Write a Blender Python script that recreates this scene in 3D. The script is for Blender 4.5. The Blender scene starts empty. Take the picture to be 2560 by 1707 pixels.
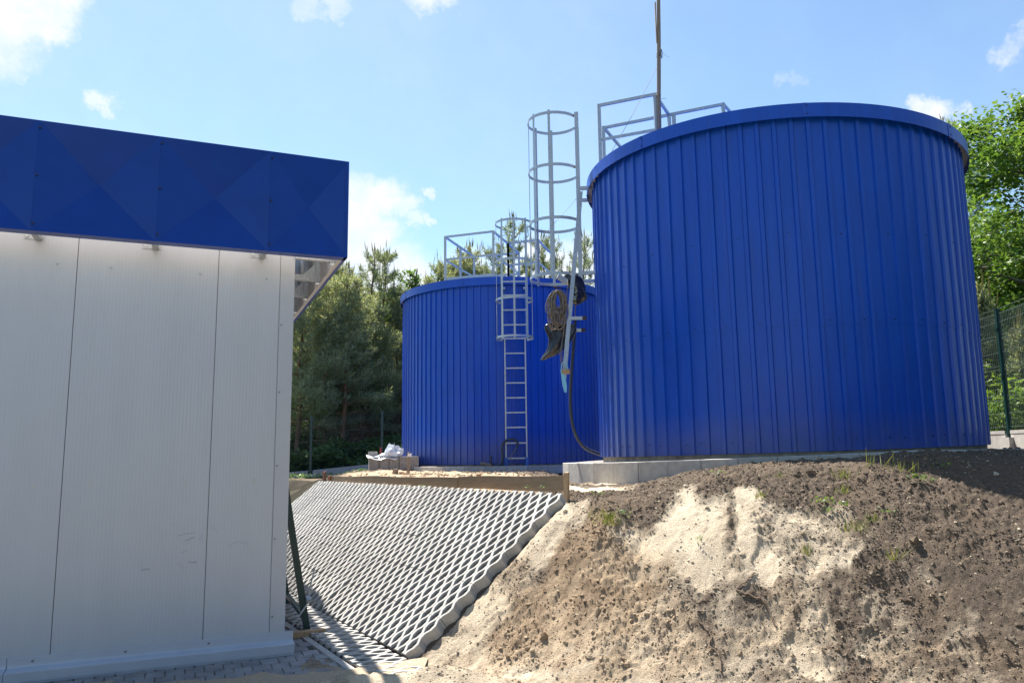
import bpy, math, random
import numpy as np
from mathutils import Vector, Matrix

# ------------------------------------------------------------------ camera, world, sun, exposure
sc = bpy.context.scene
COL = sc.collection
PW, PH, FPX = 2560, 1707, 1920.0
PITCH, ROLL, EYE = math.radians(8.3), math.radians(-0.75), 1.7
_R = np.array([1., 0, 0]); _F = np.array([0, math.cos(PITCH), math.sin(PITCH)]); _U = np.array([0, -math.sin(PITCH), math.cos(PITCH)])
CR = math.cos(ROLL) * _R + math.sin(ROLL) * _U
CU = -math.sin(ROLL) * _R + math.cos(ROLL) * _U
CAMP = np.array([0, 0, EYE])
cam_d = bpy.data.cameras.new("camera")
cam = bpy.data.objects.new("camera", cam_d); COL.objects.link(cam)
cam_d.sensor_width = 36; cam_d.lens = 36 * FPX / PW; cam_d.clip_end = 3000; cam_d.clip_start = 0.05
cam.matrix_world = Matrix(((CR[0], CU[0], -_F[0], 0), (CR[1], CU[1], -_F[1], 0), (CR[2], CU[2], -_F[2], EYE), (0, 0, 0, 1)))
sc.camera = cam
sc.view_settings.view_transform = 'Standard'; sc.view_settings.look = 'None'
sc.view_settings.gamma = 1.0; sc.view_settings.exposure = 1.28
SUN_AZ, SUN_EL = math.radians(-27.6), math.radians(59)
SUND = Vector((math.sin(SUN_AZ) * math.cos(SUN_EL), math.cos(SUN_AZ) * math.cos(SUN_EL), math.sin(SUN_EL)))
sl = bpy.data.lights.new("sun", 'SUN'); sl.energy = 5.0; sl.angle = math.radians(0.53); sl.color = (1.0, 0.95, 0.87)
so = bpy.data.objects.new("sun", sl); COL.objects.link(so)
so.rotation_mode = 'QUATERNION'; so.rotation_quaternion = SUND.to_track_quat('Z', 'Y'); so.location = (0, 0, 30)

def ray(x, y):
    return _F + (x - PW / 2) / FPX * CR - (y - PH / 2) / FPX * CU
def at_d(x, y, D):                      # pixel -> point at horizontal distance D
    d = ray(x, y); return CAMP + d * (D / math.hypot(d[0], d[1]))
def at_z(x, y, z):
    d = ray(x, y); return CAMP + d * ((z - EYE) / d[2])
def project(P):
    v = np.asarray(P, float) - CAMP; z = v @ _F
    return PW / 2 + FPX * (v @ CR) / z, PH / 2 - FPX * (v @ CU) / z

w = bpy.data.worlds.new("World"); sc.world = w; w.use_nodes = True
nt = w.node_tree; nt.nodes.clear()
def N(t, **k):
    n = nt.nodes.new(t)
    for a, v in k.items(): setattr(n, a, v)
    return n
L = nt.links.new
wo = N('ShaderNodeOutputWorld'); bg = N('ShaderNodeBackground'); sky = N('ShaderNodeTexSky', sky_type='NISHITA')
sky.sun_disc = False; sky.sun_elevation = SUN_EL; sky.sun_rotation = SUN_AZ
sky.air_density = 1.0; sky.dust_density = 0.45; sky.ozone_density = .35; sky.altitude = 100
bg.inputs[1].default_value = 0.082
tc = N('ShaderNodeTexCoord')
nz = N('ShaderNodeTexNoise'); nz.inputs['Scale'].default_value = 11; nz.inputs['Detail'].default_value = 12; nz.inputs['Roughness'].default_value = 0.68
L(tc.outputs['Generated'], nz.inputs['Vector'])
sub = N('ShaderNodeVectorMath', operation='SUBTRACT'); sub.inputs[1].default_value = (0.5, 0.5, 0.5); L(nz.outputs['Color'], sub.inputs[0])
scl = N('ShaderNodeVectorMath', operation='SCALE'); scl.inputs['Scale'].default_value = 0.10; L(sub.outputs[0], scl.inputs[0])
wrp = N('ShaderNodeVectorMath', operation='ADD'); L(tc.outputs['Generated'], wrp.inputs[0]); L(scl.outputs[0], wrp.inputs[1])
CLOUDS = [  # where each cloud stands in the sky (direction), angular radius, strength
    (30, 20, .048, 1), (125, 12, .040, 1), (120, 50, .026, 1), (50, 62, .030, 1), (-60, 30, .07, 1), (275, 262, .020, .9), (298, 288, .012, .7), (770, 18, .022, .5), (825, 25, .018, .6), (1060, -22, .034, .9), (1130, -22, .028, .8),
    (905, 505, .036, 1), (965, 492, .032, 1), (1010, 520, .022, .75), (900, 560, .045, 1), (860, 610, .05, 1), (940, 590, .035, 1), (1072, 490, .010, .7), (1030, 565, .014, .7), (1065, 558, .010, .7),
    (900, 690, .06, 1), (1010, 715, .055, 1), (800, 700, .07, 1), (1180, 700, .048, 1), (1290, 695, .048, 1), (1400, 690, .050, 1), (1480, 700, .05, 1), (1340, 650, .03, .9), (1440, 640, .03, .9),
    (2300, 262, .020, 1), (2340, 262, .025, 1), (2385, 262, .018, 1), (2350, 285, .018, 1), (2400, 285, .012, .9), (2535, 85, .020, .55), (2515, 65, .012, .4), (1955, 187, .010, .25), (1990, 195, .010, .2), (55, 190, .010, .4)]
acc = None
for (px, py, r, s) in CLOUDS:
    d = ray(px, py); d = d / np.linalg.norm(d)
    ds = N('ShaderNodeVectorMath', operation='DISTANCE'); L(wrp.outputs[0], ds.inputs[0]); ds.inputs[1].default_value = tuple(d)
    mr = N('ShaderNodeMapRange', interpolation_type='SMOOTHSTEP'); L(ds.outputs['Value'], mr.inputs[0])
    mr.inputs[1].default_value = r * 1.22; mr.inputs[2].default_value = r * .40; mr.inputs[3].default_value = 0; mr.inputs[4].default_value = s
    if acc is None: acc = mr.outputs[0]
    else:
        mx = N('ShaderNodeMath', operation='MAXIMUM'); L(acc, mx.inputs[0]); L(mr.outputs[0], mx.inputs[1]); acc = mx.outputs[0]
nz2 = N('ShaderNodeTexNoise'); nz2.inputs['Scale'].default_value = 3.2; nz2.inputs['Detail'].default_value = 6; L(tc.outputs['Generated'], nz2.inputs['Vector'])
veil = N('ShaderNodeMapRange'); L(nz2.outputs[0], veil.inputs[0]); veil.inputs[1].default_value = .38; veil.inputs[2].default_value = .8; veil.inputs[3].default_value = .03; veil.inputs[4].default_value = .22
mx = N('ShaderNodeMath', operation='MAXIMUM'); L(acc, mx.inputs[0]); L(veil.outputs[0], mx.inputs[1])
nz3 = N('ShaderNodeTexNoise'); nz3.inputs['Scale'].default_value = 26; nz3.inputs['Detail'].default_value = 9; nz3.inputs['Roughness'].default_value = .65; L(tc.outputs['Generated'], nz3.inputs['Vector'])
tex = N('ShaderNodeMapRange'); L(nz3.outputs[0], tex.inputs[0]); tex.inputs[1].default_value = .34; tex.inputs[2].default_value = .62; tex.inputs[3].default_value = .62; tex.inputs[4].default_value = 1.0
mm = N('ShaderNodeMath', operation='MULTIPLY'); L(mx.outputs[0], mm.inputs[0]); L(tex.outputs[0], mm.inputs[1])
mix = N('ShaderNodeMix', data_type='RGBA'); L(mm.outputs[0], mix.inputs[0]); tint = N('ShaderNodeVectorMath', operation='MULTIPLY'); tint.inputs[1].default_value = (.86, .985, 1.03); L(sky.outputs[0], tint.inputs[0]); L(tint.outputs[0], mix.inputs[6]); mix.inputs[7].default_value = (5.3, 5.45, 5.7, 1)
L(mix.outputs[2], bg.inputs[0]); L(bg.outputs[0], wo.inputs[0])

# ------------------------------------------------------------------ helpers
rng = np.random.default_rng(7); random.seed(7)
ORG = {}
def tag(o, label=None, cat=None, group=None, kind=None):
    if label: o['label'] = label
    if cat: o['category'] = cat
    if group: o['group'] = group
    if kind: o['kind'] = kind
    return o
def thing(name, loc, label, cat, group=None):
    o = bpy.data.objects.new(name, None); COL.objects.link(o); o.location = Vector([float(v) for v in loc]); o.empty_display_size = .1
    ORG[o.name] = Vector([float(v) for v in loc]); return tag(o, label, cat, group)
def link_mesh(name, me, parent=None, org=None):
    o = bpy.data.objects.new(name, me); COL.objects.link(o)
    if parent is not None:
        o.parent = parent; ORG[o.name] = ORG[parent.name]
    else:
        ORG[o.name] = Vector(org) if org is not None else Vector((0, 0, 0)); o.location = ORG[o.name]
    return o
def np_mesh(name, V, F, mat, parent=None, org=None, smooth=False, attrs=None):
    V = np.asarray(V, np.float64).copy()
    if parent is not None: V -= np.array(ORG[parent.name])
    elif org is not None: V -= np.array(org, float)
    me = bpy.data.meshes.new(name)
    F = np.asarray(F); k = F.shape[1]
    me.vertices.add(len(V)); me.vertices.foreach_set('co', V.astype(np.float32).ravel())
    me.loops.add(F.size); me.loops.foreach_set('vertex_index', F.astype(np.int32).ravel())
    me.polygons.add(len(F)); me.polygons.foreach_set('loop_start', np.arange(0, F.size, k, dtype=np.int32))
    try: me.polygons.foreach_set('loop_total', np.full(len(F), k, np.int32))
    except Exception: pass
    me.polygons.foreach_set('use_smooth', np.full(len(F), bool(smooth)))
    for nm, a in (attrs or {}).items():
        at = me.attributes.new(nm, 'FLOAT', 'POINT'); at.data.foreach_set('value', np.asarray(a, np.float32))
    me.update(calc_edges=True); me.validate()
    if mat: me.materials.append(mat)
    return link_mesh(name, me, parent, org)
class MB:
    def __init__(s): s.v = []; s.f = []
    def add(s, v, f):
        b = len(s.v); s.v += [tuple(float(c) for c in p) for p in v]; s.f += [tuple(b + i for i in q) for q in f]; return s
    def hexa(s, p):   # p: 8 corners, bottom ring 0-3, top ring 4-7
        return s.add(p, [(3, 2, 1, 0), (4, 5, 6, 7), (0, 1, 5, 4), (1, 2, 6, 5), (2, 3, 7, 6), (3, 0, 4, 7)])
    def box(s, c, x, y, z):   # centre and half-vectors
        c, x, y, z = (np.array(a, float) for a in (c, x, y, z))
        return s.hexa([c - x - y - z, c + x - y - z, c + x + y - z, c - x + y - z, c - x - y + z, c + x - y + z, c + x + y + z, c - x + y + z])
    def bar(s, p0, p1, wd, ht, up=(0, 0, 1)):
        p0, p1 = np.array(p0, float), np.array(p1, float); d = p1 - p0; d /= np.linalg.norm(d)
        up = np.array(up, float)
        if abs(d @ up) > .97: up = np.array([.37, .93, 0.])
        x = np.cross(d, up); x /= np.linalg.norm(x); y = np.cross(x, d)
        return s.box((p0 + p1) / 2, x * wd / 2, y * ht / 2, (p1 - p0) / 2)
    def tube(s, pts, r, n=8, closed=False, caps=True):
        P = [np.array(p, float) for p in pts]; m = len(P)
        rr = r if hasattr(r, '__len__') else [r] * m
        ref = None; rings = []
        for i in range(m):
            a = P[i - 1] if (i > 0 or closed) else P[i]; b = P[(i + 1) % m] if (i < m - 1 or closed) else P[i]
            d = b - a; d /= (np.linalg.norm(d) + 1e-12)
            if ref is None:
                ref = np.array([0, 0, 1.]) if abs(d[2]) < .9 else np.array([1., 0, 0])
            x = np.cross(d, ref); x /= (np.linalg.norm(x) + 1e-12); y = np.cross(x, d); ref = y
            rings.append([P[i] + rr[i] * (math.cos(t) * x + math.sin(t) * y) for t in np.linspace(0, 2 * math.pi, n, endpoint=False)])
        v = [p for r_ in rings for p in r_]; f = []
        for i in range(m if closed else m - 1):
            j = (i + 1) % m
            for k in range(n): f.append((i * n + k, i * n + (k + 1) % n, j * n + (k + 1) % n, j * n + k))
        if caps and not closed:
            f.append(tuple(reversed(range(n)))); f.append(tuple((m - 1) * n + k for k in range(n)))
        return s.add(v, f)
    def band(s, pts, up, ht, th):   # flat bar bent along a path: height along up, thickness across
        P = [np.array(p, float) for p in pts]; up = np.array(up, float); m = len(P); v = []
        for i in range(m):
            d = P[min(i + 1, m - 1)] - P[max(i - 1, 0)]; x = np.cross(d, up); x /= np.linalg.norm(x)
            for a, b in ((-1, -1), (1, -1), (1, 1), (-1, 1)): v.append(P[i] + x * a * th / 2 + up * b * ht / 2)
        f = [(0, 1, 2, 3), tuple((m - 1) * 4 + k for k in (3, 2, 1, 0))]
        for i in range(m - 1):
            for k in range(4): f.append((i * 4 + k, i * 4 + 4 + k, i * 4 + 4 + (k + 1) % 4, i * 4 + (k + 1) % 4))
        return s.add(v, f)
    def build(s, name, mat, parent=None, org=None, smooth=False, bevel=0):
        o_ = ORG[parent.name] if parent is not None else Vector([float(c) for c in (org if org is not None else (0, 0, 0))])
        me = bpy.data.meshes.new(name); me.from_pydata([(p[0] - o_[0], p[1] - o_[1], p[2] - o_[2]) for p in s.v], [], s.f); me.update()
        if mat: me.materials.append(mat)
        if smooth: me.polygons.foreach_set('use_smooth', np.ones(len(me.polygons), bool))
        o = link_mesh(name, me, parent, o_ if parent is None else None)
        if bevel:
            b = o.modifiers.new('bevel', 'BEVEL'); b.width = bevel; b.segments = 2; b.limit_method = 'ANGLE'
        return o
def copy_tree(o, parent=None):
    c = o.copy(); COL.objects.link(c); ORG[c.name] = ORG[o.name]
    if parent is not None: c.parent = parent
    for ch in o.children: copy_tree(ch, c)
    return c
def material(name, color, rough=.6, metal=0., spec=.5, noise=0., nscale=8., bump=0., bscale=60., color2=None, stretch=None, coat=0., attr=None, island=0.):
    m = bpy.data.materials.new(name); m.use_nodes = True; t = m.node_tree; b = t.nodes['Principled BSDF']
    b.inputs['Base Color'].default_value = (*color, 1); b.inputs['Roughness'].default_value = rough; b.inputs['Metallic'].default_value = metal
    b.inputs['Specular IOR Level'].default_value = spec; b.inputs['Coat Weight'].default_value = coat; b.inputs['Coat Roughness'].default_value = .08
    tc = t.nodes.new('ShaderNodeTexCoord'); mp = t.nodes.new('ShaderNodeMapping'); t.links.new(tc.outputs['Object'], mp.inputs[0])
    if stretch: mp.inputs['Scale'].default_value = stretch
    out = None
    if noise:
        nz = t.nodes.new('ShaderNodeTexNoise'); nz.inputs['Scale'].default_value = nscale; nz.inputs['Detail'].default_value = 6; nz.inputs['Roughness'].default_value = .62
        t.links.new(mp.outputs[0], nz.inputs['Vector'])
        mr = t.nodes.new('ShaderNodeMapRange'); mr.inputs[1].default_value = .3; mr.inputs[2].default_value = .7; t.links.new(nz.outputs[0], mr.inputs[0])
        mx = t.nodes.new('ShaderNodeMix'); mx.data_type = 'RGBA'
        c2 = color2 or tuple(c * (1 - noise) for c in color); c1 = color if color2 else tuple(min(1, c * (1 + noise * .5)) for c in color)
        mx.inputs[6].default_value = (*c1, 1); mx.inputs[7].default_value = (*c2, 1); t.links.new(mr.outputs[0], mx.inputs[0]); out = mx.outputs[2]
    if island:
        gi = t.nodes.new('ShaderNodeObjectInfo' if island < 0 else 'ShaderNodeNewGeometry')
        mr = t.nodes.new('ShaderNodeMapRange'); mr.inputs[3].default_value = 1 - abs(island); mr.inputs[4].default_value = 1 + abs(island)
        t.links.new(gi.outputs['Random' if island < 0 else 'Random Per Island'], mr.inputs[0])
        vm = t.nodes.new('ShaderNodeVectorMath'); vm.operation = 'SCALE'
        if out: t.links.new(out, vm.inputs[0])
        else: vm.inputs[0].default_value = color
        t.links.new(mr.outputs[0], vm.inputs['Scale']); out = vm.outputs[0]
    if out: t.links.new(out, b.inputs['Base Color'])
    if bump:
        nb = t.nodes.new('ShaderNodeTexNoise'); nb.inputs['Scale'].default_value = bscale; nb.inputs['Detail'].default_value = 5; t.links.new(mp.outputs[0], nb.inputs['Vector'])
        bp = t.nodes.new('ShaderNodeBump'); bp.inputs['Strength'].default_value = bump; bp.inputs['Distance'].default_value = .01
        t.links.new(nb.outputs[0], bp.inputs['Height']); t.links.new(bp.outputs[0], b.inputs['Normal'])
    return m
def leaf_material(name, color, color2, trans=.35, rough=.5):
    m = bpy.data.materials.new(name); m.use_nodes = True; t = m.node_tree; b = t.nodes['Principled BSDF']; out = t.nodes['Material Output']
    gi = t.nodes.new('ShaderNodeNewGeometry'); mx = t.nodes.new('ShaderNodeMix'); mx.data_type = 'RGBA'
    mx.inputs[6].default_value = (*color, 1); mx.inputs[7].default_value = (*color2, 1); t.links.new(gi.outputs['Random Per Island'], mx.inputs[0])
    t.links.new(mx.outputs[2], b.inputs['Base Color']); b.inputs['Roughness'].default_value = rough; b.inputs['Specular IOR Level'].default_value = .35
    tr = t.nodes.new('ShaderNodeBsdfTranslucent'); ms = t.nodes.new('ShaderNodeMixShader'); ms.inputs[0].default_value = trans
    vm = t.nodes.new('ShaderNodeVectorMath'); vm.operation = 'MULTIPLY'; vm.inputs[1].default_value = (1.5, 1.35, .6); t.links.new(mx.outputs[2], vm.inputs[0]); t.links.new(vm.outputs[0], tr.inputs[0])
    t.links.new(b.outputs[0], ms.inputs[1]); t.links.new(tr.outputs[0], ms.inputs[2]); t.links.new(ms.outputs[0], out.inputs[0]); return m

M = {}
def tank_material():
    m = material('blue_coated_steel', (.0012, .066, .46), .40, spec=.42, noise=.14, nscale=3, stretch=(3, 3, .5), coat=.05); t = m.node_tree; b = t.nodes['Principled BSDF']
    src = b.inputs['Base Color'].links[0].from_socket; tc = t.nodes.new('ShaderNodeTexCoord'); sp = t.nodes.new('ShaderNodeSeparateXYZ'); t.links.new(tc.outputs['Object'], sp.inputs[0])
    h = t.nodes.new('ShaderNodeMapRange'); h.inputs[1].default_value = .75; h.inputs[2].default_value = .25; t.links.new(sp.outputs[2], h.inputs[0])       # splashed dust just above the ground
    nz = t.nodes.new('ShaderNodeTexNoise'); nz.inputs['Scale'].default_value = 6; nz.inputs['Detail'].default_value = 9; nz.inputs['Roughness'].default_value = .7; t.links.new(tc.outputs['Object'], nz.inputs['Vector'])
    mp = t.nodes.new('ShaderNodeMapping'); mp.inputs['Scale'].default_value = (14, 14, .35); t.links.new(tc.outputs['Object'], mp.inputs[0])
    n2 = t.nodes.new('ShaderNodeTexNoise'); n2.inputs['Scale'].default_value = 1.6; n2.inputs['Detail'].default_value = 5; t.links.new(mp.outputs[0], n2.inputs['Vector'])   # faint run-off streaks
    m1 = t.nodes.new('ShaderNodeMath'); m1.operation = 'MULTIPLY'; t.links.new(h.outputs[0], m1.inputs[0]); t.links.new(nz.outputs[0], m1.inputs[1])
    r2 = t.nodes.new('ShaderNodeMapRange'); r2.inputs[1].default_value = .58; r2.inputs[2].default_value = .8; r2.inputs[4].default_value = .14; t.links.new(n2.outputs[0], r2.inputs[0])
    m2 = t.nodes.new('ShaderNodeMath'); m2.operation = 'MULTIPLY_ADD'; t.links.new(m1.outputs[0], m2.inputs[0]); m2.inputs[1].default_value = .7; t.links.new(r2.outputs[0], m2.inputs[2])
    mx = t.nodes.new('ShaderNodeMix'); mx.data_type = 'RGBA'; t.links.new(m2.outputs[0], mx.inputs[0]); t.links.new(src, mx.inputs[6]); mx.inputs[7].default_value = (.16, .15, .15, 1); t.links.new(mx.outputs[2], b.inputs['Base Color']); return m
M['blue'] = tank_material()
M['blue_fascia'] = material('blue_satin_panel', (.0008, .042, .30), .32, spec=.32, noise=.10, nscale=4, island=.04)
M['galv'] = material('galvanised_steel', (.44, .47, .50), .42, metal=.5, noise=.28, nscale=40, bump=.03, bscale=200)
M['dark_cap'] = material('rusty_tube_end', (.06, .045, .035), .8, noise=.4, nscale=60)
M['wall'] = material('pale_grey_cladding', (.475, .50, .555), .40, metal=.2, noise=.035, nscale=1.6, stretch=(3, 3, .5))
M['trim'] = material('light_grey_trim', (.46, .48, .53), .4, metal=.2, noise=.04, nscale=5)
M['flash'] = material('grey_blue_flashing', (.50, .54, .62), .30, metal=.3, noise=.06, nscale=6)
M['soffit'] = material('pale_panel_back', (.60, .57, .54), .5, noise=.08, nscale=5)
M['seam'] = material('dark_joint', (.2, .2, .22), .6)
M['screw'] = material('screw_head', (.25, .26, .3), .35, metal=.7)
M['bscrew'] = material('blue_screw_head', (.02, .03, .09), .4, metal=.3)
M['wscrew'] = material('zinc_washer', (.5, .5, .52), .3, metal=.6)
M['conc'] = material('new_concrete', (.46, .44, .41), .85, noise=.2, nscale=14, bump=.25, bscale=120, island=-.10)
M['grid'] = material('pale_concrete_grid', (.41, .395, .37), .88, noise=.2, nscale=7, bump=.25, bscale=140, island=-.10)
M['conc_dirty'] = material('stained_concrete', (.33, .29, .24), .9, noise=.5, nscale=9, bump=.4, bscale=60)
M['wood_old'] = material('weathered_board', (.36, .25, .15), .8, noise=.5, nscale=9, stretch=(.5, .5, 5), bump=.25, bscale=70, color2=(.23, .165, .105))
M['wood_grey'] = material('grey_weathered_timber', (.26, .20, .155), .85, noise=.45, nscale=14, stretch=(6, 6, .35), bump=.3, bscale=60)
M['wood_new'] = material('fresh_timber', (.45, .30, .17), .7, noise=.35, nscale=12, stretch=(4, 4, .6), bump=.2)
M['wood_red'] = material('reddish_stake', (.34, .15, .09), .8, noise=.3, nscale=20)
M['black_plastic'] = material('black_plastic_sheet', (.026, .024, .023), .22, spec=.7, noise=.3, nscale=15, bump=.5, bscale=25)
M['hose'] = material('dark_rubber_hose', (.035, .045, .06), .45, noise=.2)
M['cable'] = material('grey_brown_cable', (.22, .19, .155), .55, noise=.3, nscale=30)
M['tape'] = material('pale_blue_tape', (.25, .62, .80), .5)
M['green_steel'] = material('dark_green_coated_steel', (.004, .040, .040), .38, spec=.5, noise=.2, nscale=20)
M['bluefoot'] = material('blue_plastic_foot', (.02, .12, .42), .45)
M['wrap'] = material('clear_film', (.78, .80, .82), .22, spec=.6, noise=.15, nscale=8, bump=.6, bscale=18)
M['block'] = material('grey_kerb_stone', (.26, .24, .22), .9, noise=.3, nscale=18, bump=.3, bscale=90)
M['bark'] = material('pine_bark', (.20, .115, .07), .9, noise=.5, nscale=6, bump=.5, bscale=25, stretch=(2, 2, .7))
M['bark_grey'] = material('grey_bark', (.14, .12, .10), .9, noise=.5, nscale=8, bump=.4, bscale=30)
M['twig'] = material('dead_twig', (.17, .12, .085), .9)
M['needle'] = leaf_material('pine_needles', (.17, .235, .17), (.33, .365, .275), .45, .5)
M['needle_dark'] = leaf_material('dark_pine_needles', (.13, .19, .14), (.24, .28, .21), .43, .5)
M['candle'] = leaf_material('young_shoots', (.20, .19, .07), (.28, .26, .11), .15, .6)
M['leaf_bright'] = leaf_material('fresh_leaves', (.068, .155, .034), (.145, .24, .065), .42, .45)
M['leaf_mid'] = leaf_material('mid_green_leaves', (.05, .12, .025), (.10, .19, .04), .38, .5)
M['leaf_under'] = leaf_material('understory_leaves', (.055, .12, .04), (.13, .21, .085), .42, .42)
M['leaf_lime'] = leaf_material('sunlit_weeds', (.12, .24, .035), (.24, .34, .08), .45, .5)
M['grass'] = leaf_material('grass_blades', (.10, .15, .04), (.26, .27, .10), .3, .6)

# ------------------------------------------------------------------ terrain
def vnoise(x, y, cell, seed):
    r = np.random.default_rng(seed); T = r.random((256, 256))
    u, v = np.asarray(x) / cell, np.asarray(y) / cell
    i, j = np.floor(u).astype(int), np.floor(v).astype(int); fu, fv = u - i, v - j
    fu = fu * fu * (3 - 2 * fu); fv = fv * fv * (3 - 2 * fv)
    g = lambda a, b: T[a % 256, b % 256]
    return (g(i, j) * (1 - fu) + g(i + 1, j) * fu) * (1 - fv) + (g(i, j + 1) * (1 - fu) + g(i + 1, j + 1) * fu) * fv
def fbm(x, y, cell, seed, octv=4, gain=.5):
    a, s, t = 1., 0., 0.
    for k in range(octv):
        s = s + a * (vnoise(x, y, cell, seed + k) - .5); t += a; a *= gain; cell *= .5
    return s / t * 2
GB = np.array([-.906, 6.70, .05])                       # lower right corner of the grid paved slope
GL = np.array([-.514, .858, -.008]); GL /= np.linalg.norm(GL)   # along its foot, away from the camera
RUN, RISE = 1.62, 1.27
GV = np.array([.858 * RUN, .514 * RUN, RISE]); SLEN = np.linalg.norm(GV); GV /= SLEN
GN = np.cross(GV, GL); GN = GN / np.linalg.norm(GN); GN = GN if GN[2] > 0 else -GN
CREST = [(-14, 31.8), (-3.67, 14.45), (.482, 7.53), (.95, 7.25), (1.6, 7.2), (2.4, 7.15), (3.3, 6.98), (4.7, 6.95), (6.9, 7.9), (8, 11.5), (9, 15), (10, 60)]
FOOT = [(-15.4, 31), (-5.06, 13.6), (-.906, 6.70), (-.35, 6.28), (.4, 5.85), (1.2, 5.5), (2.2, 5.05), (3.4, 4.6), (5.0, 4.3), (7.5, 4.6), (12, 7), (60, 10)]
BT = (3.84, 11.16); BR, BKR = 2.56, 3.16               # big tank: centre, radius, kerb radius
FT_AZ, FT_D, FR, FKR = math.radians(-.67), 18.15, 2.35, 2.95
FT = (FT_D * math.sin(FT_AZ), FT_D * math.cos(FT_AZ))
def seg_dist(x, y, pl):
    best = np.full(x.shape, 1e9)
    for (ax, ay), (bx, by) in zip(pl[:-1], pl[1:]):
        dx, dy = bx - ax, by - ay; t = np.clip(((x - ax) * dx + (y - ay) * dy) / (dx * dx + dy * dy), 0, 1)
        best = np.minimum(best, np.hypot(x - ax - t * dx, y - ay - t * dy))
    return best
def inside(x, y, poly):
    c = np.zeros(x.shape, bool); n = len(poly)
    for k in range(n):
        (x1, y1), (x2, y2) = poly[k], poly[(k + 1) % n]
        cond = ((y1 > y) != (y2 > y)); xi = (x2 - x1) * (y - y1) / ((y2 - y1) if y2 != y1 else 1e-9) + x1
        c ^= cond & (x < xi)
    return c
TERR_POLY = CREST + [(-14, 60)]
LOW_POLY = FOOT + [(60, -60), (-60, -60), (-60, 31)]
def kerb_top(x): return np.minimum(1.56 + .034 * (np.asarray(x) - .7), 1.68)
def sstep(a, b, x): t = np.clip((x - a) / (b - a), 0, 1); return t * t * (3 - 2 * t)
def height(x, y):
    x, y = np.asarray(x, float), np.asarray(y, float)
    terr = 1.36 - .06 * sstep(.35, .75, x) * sstep(13.5, 11.5, y)
    rb = np.hypot(x - BT[0], y - BT[1])
    qq = x / np.maximum(y, 1.); want = np.interp(qq, [.05, .15, .205, .25, .33, .5, .7], [1.30, 1.31, 1.41, 1.47, 1.555, 1.62, 1.65]) - (.035 + .03 * sstep(.24, .16, qq)) * sstep(3.5, 4.6, rb)
    terr = terr + (want - terr) * sstep(6.2, 5.2, rb) * sstep(.45, 1.0, x)
    bb = (x - GB[0]) * .858 + (y - GB[1]) * .514; terr = terr - .115 * sstep(1.97, 1.78, bb) * sstep(.75, .5, x)
    terr = terr + .12 * sstep(24, 32, np.hypot(x, y)) + 1.2 * sstep(22, 60, np.hypot(x, y)) * sstep(4, 14, x)
    terr = terr + .36 * sstep(14.6, 15.6, np.hypot(x, y)) * sstep(4.5, 6.5, x)
    terr = terr - .22 * sstep(-3.1, -4.6, x) * sstep(30, 24, y)
    s = GB[:2] - np.array([0, 0])
    dc, df = seg_dist(x, y, CREST), seg_dist(x, y, FOOT)
    t = df / (dc + df + 1e-9)
    prof = t + (t * t * (3 - 2 * t) - t) * .55
    low = np.zeros_like(x)
    z = low + (terr - low) * prof
    z = np.where(inside(x, y, TERR_POLY), terr, z); z = np.where(inside(x, y, LOW_POLY), low, z)
    # under the grid slabs the ground is cut back by a slab's thickness
    a = (x - GB[0]) * GL[0] + (y - GB[1]) * GL[1]; b = (x - GB[0]) * .858 + (y - GB[1]) * .514
    m = sstep(-.10, .02, a) * sstep(-.55, -.42, b) * sstep(1.66, 1.58, b) * sstep(8.9, 8.3, a)
    zs = np.where(b > 0, .05 + b * RISE / RUN, .05) - .115
    return z * (1 - m) + np.minimum(z, zs) * m
def ground_at(px, py):            # where a sight line meets the ground
    d = ray(px, py); t = np.linspace(3, 40, 3000); P = CAMP[None, :] + t[:, None] * d[None, :]
    h = height(P[:, 0], P[:, 1]); k = np.argmax(P[:, 2] < h); return np.array([P[k, 0], P[k, 1], h[k]])

def surf_at(px, py):              # the same on the lumpy surface
    p = ground_at(px, py); p[2] += float(lumps(np.array([p[0]]), np.array([p[1]]))[0]); return p
def soil_mix(x, y):               # 0 dark topsoil .. 1 pale sand, plus a brownness; patches lie where the bank was dug
    s = np.zeros_like(x); g = np.zeros_like(x)
    nx = x + .34 * fbm(x, y, .42, 50, 5, .6); ny = y + .34 * fbm(x, y, .42, 60, 5, .6)
    for (cx, cy, rx, ry, amt, br) in PATCH:
        q = np.hypot((nx - cx) / rx, (ny - cy) / ry); k = sstep(1.30, .60, q)
        s = np.maximum(s, k * amt); g = np.maximum(g, k * br)
    s = np.clip(s + .62 * fbm(x, y, .16, 70, 5, .66) * (s > .03) - .13 * (s > .03) * (s < .9), 0, 1)
    return s, np.clip(g + .25 * fbm(x, y, .3, 90), 0, 1)
def patch(px, py, rx, ry, amt, br):   # an authored patch on the bank, its radii in metres
    p = ground_at(px, py); return (p[0], p[1], rx, ry, amt, br)
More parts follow.
